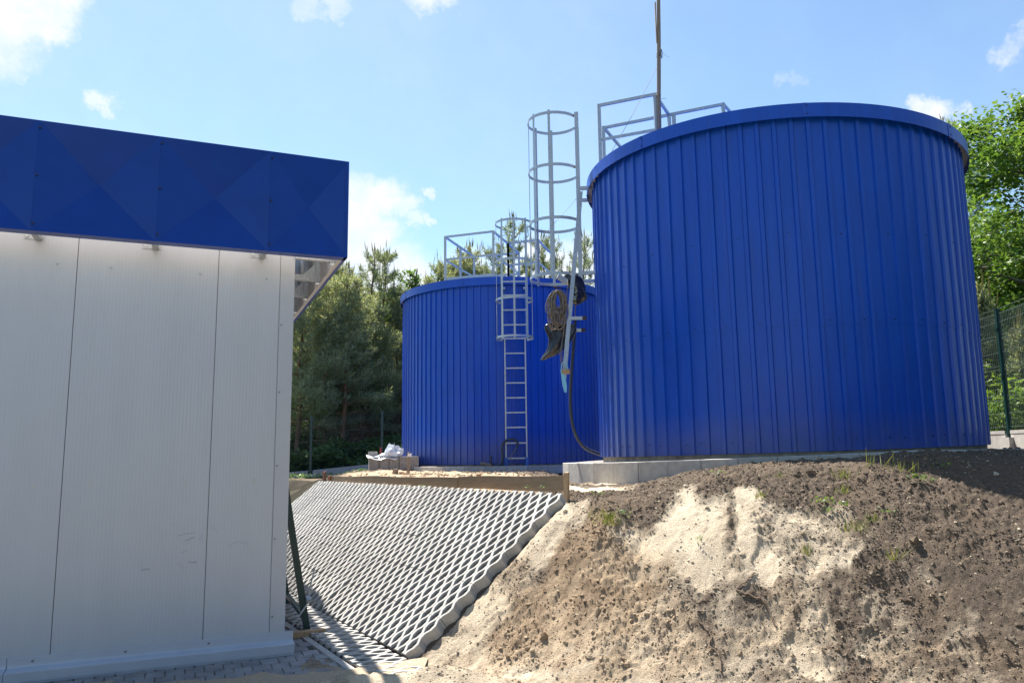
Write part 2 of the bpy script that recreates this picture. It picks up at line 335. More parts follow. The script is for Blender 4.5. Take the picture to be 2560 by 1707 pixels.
PATCH = [patch(1690, 1325, .44, .32, 1, .15), patch(1735, 1395, .34, .22, 1, .15), patch(1600, 1350, .2, .22, .7, .3), patch(1888, 1290, .20, .28, 1, .15), patch(2016, 1345, .52, .26, .72, .0), patch(2090, 1400, .28, .12, .8, .0),
         patch(1893, 1395, .20, .22, 1, .15), patch(1690, 1460, .34, .12, .55, .4), patch(1960, 1500, .5, .16, .52, .3), patch(2030, 1615, .26, .13, .75, .2), patch(1646, 1600, .35, .12, .42, .6), patch(1880, 1560, .4, .12, .42, .4),
         patch(1420, 1290, .20, .26, .55, .1), patch(1545, 1212, .85, .24, 1.4, .0), patch(1450, 1228, .5, .3, 1.4, .0), patch(1350, 1330, .22, .35, .85, .1), patch(1200, 1550, .36, .30, .85, .1), patch(1290, 1460, .20, .3, .42, .3), patch(1470, 1420, .42, .4, .16, 1),
         patch(1380, 1540, .5, .25, .24, 1), patch(1520, 1560, .5, .2, .22, 1), patch(1600, 1440, .25, .25, .22, .8), patch(1500, 1695, .9, .13, .75, .7), patch(1000, 1690, .9, .3, .72, .3), patch(1120, 1620, .35, .2, .8, .1), patch(1250, 1670, .5, .16, .5, .7), patch(2200, 1705, .6, .08, .4, .5),
         patch(2290, 1530, .4, .18, .24, .1), patch(2520, 1640, .4, .14, .2, .3), (-3, 5.5, 5, 1.4, .85, .1), (0, 3, 6, 2.6, .8, .3)]
def ground_material(name, island=False):
    m = bpy.data.materials.new(name); m.use_nodes = True; t = m.node_tree; b = t.nodes['Principled BSDF']; b.inputs['Roughness'].default_value = .95; b.inputs['Specular IOR Level'].default_value = .15
    a1 = t.nodes.new('ShaderNodeAttribute'); a1.attribute_name = 'sand'; a2 = t.nodes.new('ShaderNodeAttribute'); a2.attribute_name = 'brown'
    a3 = t.nodes.new('ShaderNodeAttribute'); a3.attribute_name = 'turf'
    tc = t.nodes.new('ShaderNodeTexCoord')
    n1 = t.nodes.new('ShaderNodeTexNoise'); n1.inputs['Scale'].default_value = 38; n1.inputs['Detail'].default_value = 8; n1.inputs['Roughness'].default_value = .7; t.links.new(tc.outputs['Object'], n1.inputs['Vector'])
    ad = t.nodes.new('ShaderNodeMath'); ad.operation = 'MULTIPLY_ADD'; t.links.new(n1.outputs[0], ad.inputs[0]); ad.inputs[1].default_value = .55; ad.inputs[2].default_value = -.27
    sm = t.nodes.new('ShaderNodeMath'); sm.operation = 'ADD'; sm.use_clamp = True; t.links.new(a1.outputs['Fac'], sm.inputs[0]); t.links.new(ad.outputs[0], sm.inputs[1])
    mb = t.nodes.new('ShaderNodeMix'); mb.data_type = 'RGBA'; mb.inputs[6].default_value = (.130, .099, .074, 1); mb.inputs[7].default_value = (.275, .195, .125, 1); t.links.new(a2.outputs['Fac'], mb.inputs[0])
    ms = t.nodes.new('ShaderNodeMix'); ms.data_type = 'RGBA'; ms.inputs[6].default_value = (.68, .57, .42, 1); ms.inputs[7].default_value = (.57, .44, .30, 1); t.links.new(a2.outputs['Fac'], ms.inputs[0])
    mx = t.nodes.new('ShaderNodeMix'); mx.data_type = 'RGBA'; t.links.new(sm.outputs[0], mx.inputs[0]); t.links.new(mb.outputs[2], mx.inputs[6]); t.links.new(ms.outputs[2], mx.inputs[7])
    mg = t.nodes.new('ShaderNodeMix'); mg.data_type = 'RGBA'; t.links.new(a3.outputs['Fac'], mg.inputs[0]); t.links.new(mx.outputs[2], mg.inputs[6]); mg.inputs[7].default_value = (.07, .105, .03, 1)
    n3 = t.nodes.new('ShaderNodeTexNoise'); n3.inputs['Scale'].default_value = 140; n3.inputs['Detail'].default_value = 4; t.links.new(tc.outputs['Object'], n3.inputs['Vector'])
    mr = t.nodes.new('ShaderNodeMapRange'); mr.inputs[1].default_value = .3; mr.inputs[2].default_value = .7; mr.inputs[3].default_value = .66; mr.inputs[4].default_value = 1.3; t.links.new(n3.outputs[0], mr.inputs[0])
    vm = t.nodes.new('ShaderNodeVectorMath'); vm.operation = 'SCALE'; aw = t.nodes.new('ShaderNodeAttribute'); aw.attribute_name = 'shade_damp'; wm = t.nodes.new('ShaderNodeMath'); wm.operation = 'MULTIPLY_ADD'; t.links.new(aw.outputs['Fac'], wm.inputs[0]); wm.inputs[1].default_value = -.68; wm.inputs[2].default_value = 1.0
    wx = t.nodes.new('ShaderNodeMath'); wx.operation = 'MULTIPLY'; t.links.new(wm.outputs[0], wx.inputs[0]); t.links.new(mr.outputs[0], wx.inputs[1])
    t.links.new(mg.outputs[2], vm.inputs[0]); t.links.new(wx.outputs[0], vm.inputs['Scale']); t.links.new(vm.outputs[0], b.inputs['Base Color'])
    bp = t.nodes.new('ShaderNodeBump'); bp.inputs['Strength'].default_value = .9; bp.inputs['Distance'].default_value = .02
    n4 = t.nodes.new('ShaderNodeTexNoise'); n4.inputs['Scale'].default_value = 75; n4.inputs['Detail'].default_value = 7; n4.inputs['Roughness'].default_value = .75; t.links.new(tc.outputs['Object'], n4.inputs['Vector'])
    t.links.new(n4.outputs[0], bp.inputs['Height']); t.links.new(bp.outputs[0], b.inputs['Normal']); return m
M['ground'] = ground_material('sand_and_topsoil')
def sheet(name, xs, ys, dz, lump, keep=None):
    X, Y = np.meshgrid(xs, ys); Z = height(X, Y) + dz
    if lump: Z = Z + lump(X, Y)
    s, br = soil_mix(X, Y); far = np.hypot(X, Y)
    tf = np.clip(sstep(19.5, 22, far) * (X < 3) + sstep(13.5, 15.5, far) * (X > 3) + .0, 0, 1)
    terr = sstep(.35, .0, X) * sstep(7.6, 8.3, Y) * inside(X, Y, TERR_POLY) * sstep(-3.6, -2.6, X + .22 * (17 - Y) * 0)
    s = np.maximum(s, terr * .7); br = np.maximum(br, terr * .9)
    bank = inside(X, Y, TERR_POLY) * sstep(-2.6, -3.4, X) * (1 - tf); br = np.maximum(br, bank * .3); s = s * (1 - bank * .8)
    ga = (X - GB[0]) * GL[0] + (Y - GB[1]) * GL[1]; gb = (X - GB[0]) * .858 + (Y - GB[1]) * .514
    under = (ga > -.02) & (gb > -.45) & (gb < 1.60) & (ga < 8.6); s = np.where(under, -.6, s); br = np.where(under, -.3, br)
    lb = sstep(7.75, 8.1, ga) * (gb < 2.5) * (1 - tf); s = s * (1 - lb) - .15 * lb; br = br * (1 - lb) + .12 * lb; tf = np.maximum(tf, .45 * lb * vnoise(X, Y, .8, 222)); shade_damp = lb * np.clip(.95 + .8 * fbm(X, Y, .5, 223, 4), .3, 1.2)  # dark damp soil, with the shade on this bank also put into its colour
    ny, nx = X.shape; idx = np.arange(nx * ny).reshape(ny, nx)
    F = np.stack([idx[:-1, :-1], idx[:-1, 1:], idx[1:, 1:], idx[1:, :-1]], -1).reshape(-1, 4)
    if keep is not None:
        kx = keep((X[:-1, :-1] + X[1:, 1:]) / 2, (Y[:-1, :-1] + Y[1:, 1:]) / 2).ravel(); F = F[kx]
    V = np.stack([X, Y, Z], -1).reshape(-1, 3)
    used = np.unique(F); rm = np.full(len(V), -1); rm[used] = np.arange(len(used))
    return np_mesh(name, V[used], rm[F], M['ground'], smooth=True, attrs={'sand': s.ravel()[used], 'brown': br.ravel()[used], 'turf': tf.ravel()[used], 'shade_damp': shade_damp.ravel()[used]})
def lumps(x, y):
    a = (x - GB[0]) * GL[0] + (y - GB[1]) * GL[1]; b = (x - GB[0]) * .858 + (y - GB[1]) * .514
    grid = sstep(-.04, .06, a) * sstep(-.6, -.45, b) * sstep(1.62, 1.56, b)
    s, _ = soil_mix(x, y)
    mid = np.clip(1 - np.abs(s - .45) / .3, 0, 1)            # crumbly where sand and topsoil mix
    cl = sstep(.42, .68, vnoise(x, y, .38, 45)) * (.45 + .55 * mid) * (1 - .75 * sstep(.65, .95, s))
    rough = .045 * fbm(x, y, .55, 11, 3) + (.020 - .008 * s + .03 * cl) * fbm(x, y, .12, 21, 4, .62) + (.026 + .06 * cl) * np.abs(fbm(x, y, .075, 31, 4, .62)) * (1 - .55 * s)
    rough = rough + (.016 - .012 * sstep(.35, .8, s)) * np.abs(fbm(x, y, .030, 34, 2, .7)) + .010 * (1 - sstep(.3, .8, s)) * fbm(x, y, .07, 37, 2)
    along = (x * .35 + y * .94); gul = vnoise(x * 1.0 + .25 * fbm(x, y, .6, 47), y * .22, .16, 46); rough = rough - .030 * sstep(.55, .9, gul) * sstep(.2, .6, s)
    rl = .03 * fbm(x * .5 + y * .9, x * .9 - y * .5, .25, 41, 2) * s
    low = inside(x, y, LOW_POLY); heap = .16 * np.exp(-(((x + .55) / .42) ** 2 + ((y - 5.95) / .22) ** 2)) + .10 * np.exp(-(((x + 1.2) / .3) ** 2 + ((y - 5.85) / .15) ** 2))
    rough = np.where(low, rough * .45, rough)
    z = rough + rl + heap
    hp = .07 * np.exp(-(((x + 2.35) / .45) ** 2 + ((y - 14.6) / .4) ** 2)) + .015 * np.exp(-(((x + .4) / .9) ** 2 + ((y - 11.) / .8) ** 2))
    return (z + hp) * (1 - grid)
fine_x, fine_y = np.arange(-1.75, 5.9, .0115), np.arange(4.3, 9.6, .0115)
inb = lambda x, y, e=0.: (x > -1.75 + e) & (x < 5.88 - e) & (y > 4.3 + e) & (y < 9.58 - e)
ntk = lambda x, y: np.hypot(x - BT[0], y - BT[1]) > BKR - .35
PAVE_EDGE = lambda x, y: (x + .35 * (y - 5.9)) < -1.35        # left of this the yard is block paving
o = sheet('soil_bank', fine_x, fine_y, 0, lumps, ntk); tag(o, kind='structure')
gx = np.unique(np.concatenate([np.linspace(-400, -16, 40), np.arange(-16, 14, .12), np.linspace(14, 400, 40)]))
gy = np.unique(np.concatenate([np.linspace(-300, 3.5, 30), np.arange(3.5, 24, .12), np.linspace(24, 60, 40), np.linspace(60, 700, 40)]))
o = sheet('ground', gx, gy, -.012, lambda x, y: np.where(inb(x, y, .14), -.08, lumps(x, y) * (np.hypot(x, y) < 26)), None); tag(o, kind='structure')

# clods and pebbles lying on the bank: nobody could count them
def ico():
    t = (1 + 5 ** .5) / 2; V = np.array([(-1, t, 0), (1, t, 0), (-1, -t, 0), (1, -t, 0), (0, -1, t), (0, 1, t), (0, -1, -t), (0, 1, -t), (t, 0, -1), (t, 0, 1), (-t, 0, -1), (-t, 0, 1)], float)
    F = np.array([(0, 11, 5), (0, 5, 1), (0, 1, 7), (0, 7, 10), (0, 10, 11), (1, 5, 9), (5, 11, 4), (11, 10, 2), (10, 7, 6), (7, 1, 8), (3, 9, 4), (3, 4, 2), (3, 2, 6), (3, 6, 8), (3, 8, 9), (4, 9, 5), (2, 4, 11), (6, 2, 10), (8, 6, 7), (9, 8, 1)])
    return V / np.linalg.norm(V[0]), F
IV, IF = ico()
def clods(name, n, x0, x1, y0, y1, smin, smax, pw, keep, seed, sandbias=0., brown=0.):
    r = np.random.default_rng(seed); x = r.uniform(x0, x1, n); y = r.uniform(y0, y1, n)
    dens = vnoise(x, y, .35, seed + 3); ok = keep(x, y) & (dens * 1.15 > r.random(n) * .9); x, y = x[ok], y[ok]; n = len(x)
    sz = smin + (smax - smin) * r.random(n) ** pw; z = height(x, y) + lumps(x, y)
    s, br = soil_mix(x, y); s = np.clip(s * np.where(r.random(n) < .92, .97, .4) + (r.random(n) < .08) * .7 + r.normal(0, .12, n) + sandbias, 0, 1); br = np.clip(br + r.normal(0, .2, n) + brown, 0, 1)
    V = IV[None] * (1 + r.normal(0, .26, (n, 12, 1))) * sz[:, None, None] * np.stack([r.uniform(.8, 1.25, n), r.uniform(.8, 1.25, n), r.uniform(.55, .9, n)], -1)[:, None, :]
    V = V + np.stack([x, y, z - sz * .15], -1)[:, None, :]
    F = IF[None] + (np.arange(n) * 12)[:, None, None]
    o = np_mesh(name, V.reshape(-1, 3), F.reshape(-1, 3), M['ground'], smooth=False, attrs={'sand': np.repeat(s, 12), 'brown': np.repeat(br, 12), 'turf': np.zeros(n * 12)})
    return tag(o, kind='stuff')
def on_bank(x, y):
    a = (x - GB[0]) * GL[0] + (y - GB[1]) * GL[1]; b = (x - GB[0]) * .858 + (y - GB[1]) * .514
    return ~((a > -.06) & (b < 1.75)) & (np.hypot(x - BT[0], y - BT[1]) > BKR + .03) & ~((x < -.6) & (y > 6.1)) & ~((x < -1.0) & (y < 6.3) & (np.abs(x + .9) > .5))
sandy = lambda x, y: soil_mix(x, y)[0]
clods('soil_crumbs', 120000, -1.6, 5.8, 4.6, 8.6, .003, .0115, 2.4, lambda x, y: on_bank(x, y) & (np.random.default_rng(77).random(len(x)) > .93 * sandy(x, y)), 5)
clods('soil_clods', 5000, -1.6, 5.8, 4.6, 8.6, .007, .021, 3.2, lambda x, y: on_bank(x, y) & (np.random.default_rng(78).random(len(x)) > 1.15 * sandy(x, y)), 15, .06)
clods('brown_clods', 7000, -1.2, 1.9, 4.8, 8.0, .005, .021, 2.6, lambda x, y: on_bank(x, y) & (soil_mix(x, y)[1] > .45) & (sandy(x, y) < .55), 25, .12, .1)
clods('coarse_clods', 110, .2, 5.6, 5.4, 8.2, .022, .045, 2.0, lambda x, y: on_bank(x, y), 6)
clods('sand_lumps', 6500, -3.3, .55, 7.9, 15, .005, .028, 5.0, lambda x, y: inside(x, y, TERR_POLY) & (((x - GB[0]) * .858 + (y - GB[1]) * .514) > 1.66) & (np.hypot(x - FT[0], y - FT[1]) > FKR + .02), 8, .55, .75)
clods('edge_crumbs', 2600, -3.9, .6, 7.45, 14.6, .008, .03, 2.5, lambda x, y: np.abs(((x - GB[0]) * .858 + (y - GB[1]) * .514) - 1.66) < .07, 9, .5)

# ------------------------------------------------------------------ block paving, grid slabs, boards, kerbs
BA = math.radians(67.0); BO = np.array([-2.03, 7.035, 0.])
EX = np.array([math.sin(BA), math.cos(BA), 0]); EN = np.array([math.cos(BA), -math.sin(BA), 0]); EZ = np.array([0, 0, 1.])
def bl(u, n, z): return BO + u * EX + n * EN + z * EZ      # building frame: along the front, out of it, up
mb = MB(); cu, cn = .145, .165; rr_ = random.Random(3)
for i in range(-30, 14):
    for j in range(-26, 12):
        u = i * cu + (.5 * cu if j % 2 else 0); n = j * cn
        P = bl(u + cu / 2, n + cn / 2, 0); b = (P[0] - GB[0]) * .858 + (P[1] - GB[1]) * .514
        if b > -.515 or n > 1.0 or (n < -.05 and u < .1 and n > -6) and u < -.3: continue
        if P[0] > -.55 and P[1] < 6.5: continue
        e = .004; t = .006 + rr_.uniform(-.003, .003) + .012 * max(0, -n - .3) * 0; c = .004
        q = [bl(u + e, n + e, -.05), bl(u + cu - e, n + e, -.05), bl(u + cu - e, n + cn - e, -.05), bl(u + e, n + cn - e, -.05),
             bl(u + e, n + e, t - c), bl(u + cu - e, n + e, t - c), bl(u + cu - e, n + cn - e, t - c), bl(u + e, n + cn - e, t - c),
             bl(u + e + c, n + e + c, t), bl(u + cu - e - c, n + e + c, t), bl(u + cu - e - c, n + cn - e - c, t), bl(u + e + c, n + cn - e - c, t)]
        mb.add(q, [(0, 4, 5, 1), (1, 5, 6, 2), (2, 6, 7, 3), (3, 7, 4, 0), (4, 8, 9, 5), (5, 9, 10, 6), (6, 10, 11, 7), (7, 11, 8, 4), (8, 11, 10, 9)])
M['paver'] = material('grey_paving_blocks', (.25, .25, .255), .85, noise=.3, nscale=7, bump=.3, bscale=150, island=.12)
o = mb.build('paving', M['paver']); tag(o, kind='structure')
# dusty sand drifted over the paving in front of the building
nx_ = np.arange(-7, -.7, .03); ny_ = np.arange(4.0, 7.0, .03); X, Y = np.meshgrid(nx_, ny_)
dn = (X - BO[0]) * EN[0] + (Y - BO[1]) * EN[1]; du = (X - BO[0]) * EX[0] + (Y - BO[1]) * EX[1]
Zs = -.045 + .075 * sstep(.40, .74, dn + .30 * np.clip(-du - .45, 0, .9) + .28 * fbm(X, Y, .5, 120, 4) - .16 * sstep(-.6, .5, du)) + .010 * fbm(X, Y, .1, 130, 3) + .006 * fbm(X, Y, .035, 131, 2)
idx = np.arange(X.size).reshape(X.shape); F = np.stack([idx[:-1, :-1], idx[:-1, 1:], idx[1:, 1:], idx[1:, :-1]], -1).reshape(-1, 4)
o = np_mesh('drifted_sand', np.stack([X, Y, Zs], -1).reshape(-1, 3), F, M['ground'], smooth=True, attrs={'sand': np.full(X.size, .62), 'brown': .15 + .3 * vnoise(X, Y, .3, 9).ravel(), 'turf': np.zeros(X.size)}); tag(o, kind='structure')

# openwork concrete slab: six wavy ribs touching in pairs, diamond openings between
PIT, SL, SQ, HWR, DEP = .165, SLEN / 5, SLEN / 10, .0188, .10
def slab_mesh():
    A = PIT / 4 - HWR - .0011; V = []; Fc = []
    vs = []
    for k in range(2):
        for f_ in (0, .12, .38, .62, .88): vs.append((k + f_) * SQ)
    vs.append(2 * SQ); vs[0] = .0022; vs[-1] = 2 * SQ - .0022
    def tri(v):
        f_ = (v / SQ) % 1.0
        if f_ < .12 or f_ > .88: return 1.
        if .38 <= f_ <= .62: return -1.
        return 1 - 2 * (f_ - .12) / .26 if f_ < .38 else -1 + 2 * (f_ - .62) / .26
    for k in range(6):
        b = len(V); c = (k + .5) * PIT / 2; sg = 1 if k % 2 == 0 else -1
        for v in vs:
            x = c + sg * A * tri(v); ch = .004
            for (dx, dz) in ((-HWR, -DEP), (-HWR, -ch), (-HWR + ch, 0), (HWR - ch, 0), (HWR, -ch), (HWR, -DEP)): V.append((x + dx, v, dz))
        m = len(vs)
        for i in range(m - 1):
            for q in range(5): Fc.append((b + i * 6 + q, b + i * 6 + 6 + q, b + i * 6 + 7 + q, b + i * 6 + q + 1))
        Fc.append(tuple(b + q for q in range(6))); Fc.append(tuple(b + (m - 1) * 6 + q for q in reversed(range(6))))
    me = bpy.data.meshes.new('grid_slab'); me.from_pydata(V, [], Fc); me.update(); me.materials.append(M['grid']); return me
SM = slab_mesh(); WID = 3 * PIT
M['bed'] = material('shade_darkened_soil', (.026, .021, .017), .95, noise=.4, nscale=30, bump=.6, bscale=70)  # bedding soil, colour darkened to stand in for shade inside the slab openings
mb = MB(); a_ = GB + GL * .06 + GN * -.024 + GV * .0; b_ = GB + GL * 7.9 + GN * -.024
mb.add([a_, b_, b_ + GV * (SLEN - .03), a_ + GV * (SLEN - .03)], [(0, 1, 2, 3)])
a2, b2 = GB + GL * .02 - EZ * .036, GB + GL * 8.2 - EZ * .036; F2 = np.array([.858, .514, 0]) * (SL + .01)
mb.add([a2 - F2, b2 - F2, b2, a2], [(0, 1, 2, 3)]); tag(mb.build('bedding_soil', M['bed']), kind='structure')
ORD = ['first', 'second', 'third', 'fourth', 'fifth', 'sixth', 'seventh', 'eighth', 'ninth', 'tenth', 'eleventh', 'twelfth', 'thirteenth', 'fourteenth', 'fifteenth', 'sixteenth', 'seventeenth', 'eighteenth', 'nineteenth', 'twentieth', 'twenty-first', 'twenty-second', 'twenty-third', 'twenty-fourth']
rs = random.Random(12)
def put_slab(P, X, Y, Z, label, group):
    o = bpy.data.objects.new('grid_slab', SM); COL.objects.link(o)
    X, Y, Z = Vector(X).normalized(), Vector(Y).normalized(), Vector(Z).normalized()
    j = Matrix.Rotation(rs.uniform(-.011, .011), 3, 'X') @ Matrix.Rotation(rs.uniform(-.011, .011), 3, 'Y')
    R = Matrix((X, Y, Z)).transposed() @ j
    o.matrix_world = Matrix.Translation(Vector(P) + Z * rs.uniform(-.004, .004)) @ R.to_4x4(); tag(o, label, 'grid slab', group)
ROWN = ['bottom', 'second lowest', 'middle', 'second highest', 'top']
for r in range(5):
    for c in range(16):
        P = GB + GL * (c * WID) + GV * (r * SL)
        put_slab(P + GL * WID, -GL, GV, GN, f'openwork concrete slab, {ROWN[r]} row of the slope, {ORD[c]} from its right edge', 'openwork slabs covering the slope')
FV = np.array([.858, .514, 0])
for c in range(17):
    P = GB + GL * ((c - 1) * WID + .1) * np.array([1, 1, 0]) - FV * (SL + .012) + np.array([0, 0, -.012])
    put_slab(P + GL * WID, -GL * np.array([1, 1, 0]), FV, (0, 0, 1), f'openwork slab laid flat at the foot of the slope, {ORD[c]} from its front end', 'openwork slabs laid flat along the foot of the slope')
mb = MB(); Lf = GL * np.array([1, 1, 0]); Lf /= np.linalg.norm(Lf); e0 = GB * np.array([1, 1, 0]) - FV * (SL + .06)
mb.bar(e0 - Lf * .1 + EZ * -.071, e0 + Lf * 9 + EZ * -.071, .06, .16)
o = mb.build('edging_strip', M['conc']); tag(o, 'straight concrete edging strip between paving and flat openwork slabs', 'edging')

# boards on edge along the top of the slope
def top_line(s, off=.10): return GB + GL * s + GV * SLEN + np.array([.858, .514, 0]) * off
def s_for_px(px):
    a, b = -1., 12.
    for _ in range(50):
        m_ = (a + b) / 2
        if project(top_line(m_) + np.array([0, 0, .1]))[0] > px: a = m_
        else: b = m_
    return a
BZ = lambda px, py: None
def board(px0, px1, pyt0, pyt1, pyb0, pyb1, label, off=.10, th=.045, mat='wood_old', name='timber_board'):
    Pt = []
    for px, pt, pb in ((px0, pyt0, pyb0), (px1, pyt1, pyb1)):
        q = top_line(s_for_px(px), off); D = math.hypot(q[0], q[1])
        Pt.append((np.array([q[0], q[1], at_d(px, pb, D)[2]]), np.array([q[0], q[1], at_d(px, pt, D)[2]])))
    (b0, t0), (b1, t1) = Pt; nrm = np.array([.858, .514, 0]) * th; mb = MB(); K = 14
    for k in range(K):
        f0, f1 = k / K, (k + 1) / K; wob = lambda f: EZ * .006 * math.sin(f * 7 + px0) + nrm * .25 * math.sin(f * 5 + px1)
        B0, B1, T0, T1 = b0 + (b1 - b0) * f0 + wob(f0), b0 + (b1 - b0) * f1 + wob(f1), t0 + (t1 - t0) * f0 + wob(f0), t0 + (t1 - t0) * f1 + wob(f1)
        mb.hexa([B0, B1, B1 + nrm, B0 + nrm, T0, T1, T1 + nrm, T0 + nrm])
    o = mb.build(name, M[mat], org=b0); return tag(o, label, 'board', 'boards set on edge along the slope top')
board(818, 937, 1190, 1190, 1205, 1210, 'short weathered board on edge, farthest left above the grid slope')
board(938, 1142, 1190, 1194, 1211, 1223, 'sagging dark brown board on edge, middle of the row above the slope', off=.105)
board(1143, 1409, 1191, 1188, 1221, 1228, 'longest brown board on edge beside the big tank kerb')
def stake(px, pyb, pyt, D, wd, label, mat='wood_new', tilt=(0, 0), cat='stake'):
    b, t = at_d(px, pyb, D), at_d(px, pyt, D); t = t + np.array([tilt[0], tilt[1], 0]); mb = MB(); d = (t - b)
    lx = np.array([.9, -.4, 0]) * wd / 2; ly = np.array([.4, .9, 0]) * wd / 2
    b = b - EZ * .12; mb.hexa([b - lx - ly, b + lx - ly, b + lx + ly, b - lx + ly, t - lx * .95 - ly * .9, t + lx * .9 - ly * .95, t + lx * .95 + ly * .9 + EZ * .01, t - lx * .9 + ly * .9])
    return tag(mb.build('wooden_stake', M[mat], org=b, bevel=.003), label, cat)
q = top_line(s_for_px(1416), .16); stake(1416, 1222, 1181, math.hypot(q[0], q[1]), .05, 'square brown post holding the right end of the boards', 'wood_new', cat='post')
q = top_line(s_for_px(824), .06); stake(824, 1205, 1189, math.hypot(q[0], q[1]) - .1, .05, 'reddish stake at the left end of the boards', 'wood_red')
stake(811, 1205, 1179, 15.2, .05, 'thin reddish stake standing left of the boards', 'wood_red')
stake(1021, 1188, 1131, 14.2, .042, 'tall slim stake with white paper in the orange sand', 'wood_grey')
mb = MB(); p = at_d(1024, 1137, 14.15); mb.box(p, (.035, 0, .004), (0, .004, 0), (.004, 0, .028)); tag(mb.build('paper_tag', M['wrap'], org=p), 'scrap of white paper stuck on the tall slim stake', 'paper')
stake(989, 1192, 1172, 13.4, .075, 'short thick grey post stump in the sand behind the boards', 'wood_grey', cat='post stump')
stake(1003, 1192, 1179, 13.4, .06, 'low pale peg beside the grey post stump', 'wood_new', cat='peg')
p0, p1 = at_d(1008, 1186, 13.1), at_d(1044, 1189, 13.0); mb = MB(); mb.bar(p0, p1, .03, .055); tag(mb.build('wooden_batten', M['wood_new'], org=p0), 'short batten lying in the sand beside the pale peg', 'batten')
stake(1197, 1192, 1184, 10.2, .05, 'tiny wooden peg just behind the longest board', 'wood_new', cat='peg')

# kerb ring stones
def kerb_ring(cx, cy, R, ztop, hgt, w_, a0, a1, n, labf, group, mat, seed):
    r = random.Random(seed)
    for k in range(n):
        t0 = a0 + (a1 - a0) * k / n; t1 = a0 + (a1 - a0) * (k + 1) / n; g = .0025 / R; t0 += g; t1 -= g
        j = r.uniform(-.004, .004); P = []
        for zz in (0, 1):
            for (rr, tt) in ((R - w_, t0), (R, t0), (R, t1), (R - w_, t1)):
                x, y = cx + (rr + j) * math.cos(tt), cy + (rr + j) * math.sin(tt); zt = float(ztop(x)) + r.uniform(-.003, .003)
                P.append((x, y, zt - (hgt if zz == 0 else 0)))
        mb = MB(); mb.hexa(P); o = mb.build('kerb_stone', M[mat], org=P[0], bevel=.006); tag(o, labf(k), 'kerb stone', group)
# big tank: angles measured from +x; camera side is around -110 deg; count from the left end
NB = 21
kerb_ring(BT[0], BT[1], BKR, kerb_top, .30, .16, math.radians(-176), math.radians(-21), NB, lambda k: f'concrete kerb stone around the large tank, {ORD[k]} from the left', 'kerb stones around the large tank', 'conc', 4)
kerb_ring(FT[0], FT[1], FKR, lambda x: 1.462, .16, .16, math.radians(-186), math.radians(-48), 17, lambda k: f'low kerb stone before the smaller tank, {ORD[k]} from the left', 'kerb stones around the smaller tank', 'conc', 5)
# gravel strip between kerb and tanks
mb = MB()
for k in range(64):
    t0, t1 = 2 * math.pi * k / 64, 2 * math.pi * (k + 1) / 64
    q = [(BT[0] + r_ * math.cos(t), BT[1] + r_ * math.sin(t)) for r_, t in ((BR - .3, t0), (BKR - .155, t0), (BKR - .155, t1), (BR - .3, t1))]
    mb.add([(x, y, float(kerb_top(x)) - .015) for x, y in q], [(0, 1, 2, 3)])
    q = [(FT[0] + r_ * math.cos(t), FT[1] + r_ * math.sin(t)) for r_, t in ((FR - .3, t0), (FKR - .155, t0), (FKR - .155, t1), (FR - .3, t1))]
    mb.add([(x, y, 1.445) for x, y in q], [(0, 1, 2, 3)])
tag(mb.build('gravel_strip', M['conc_dirty']), kind='structure')

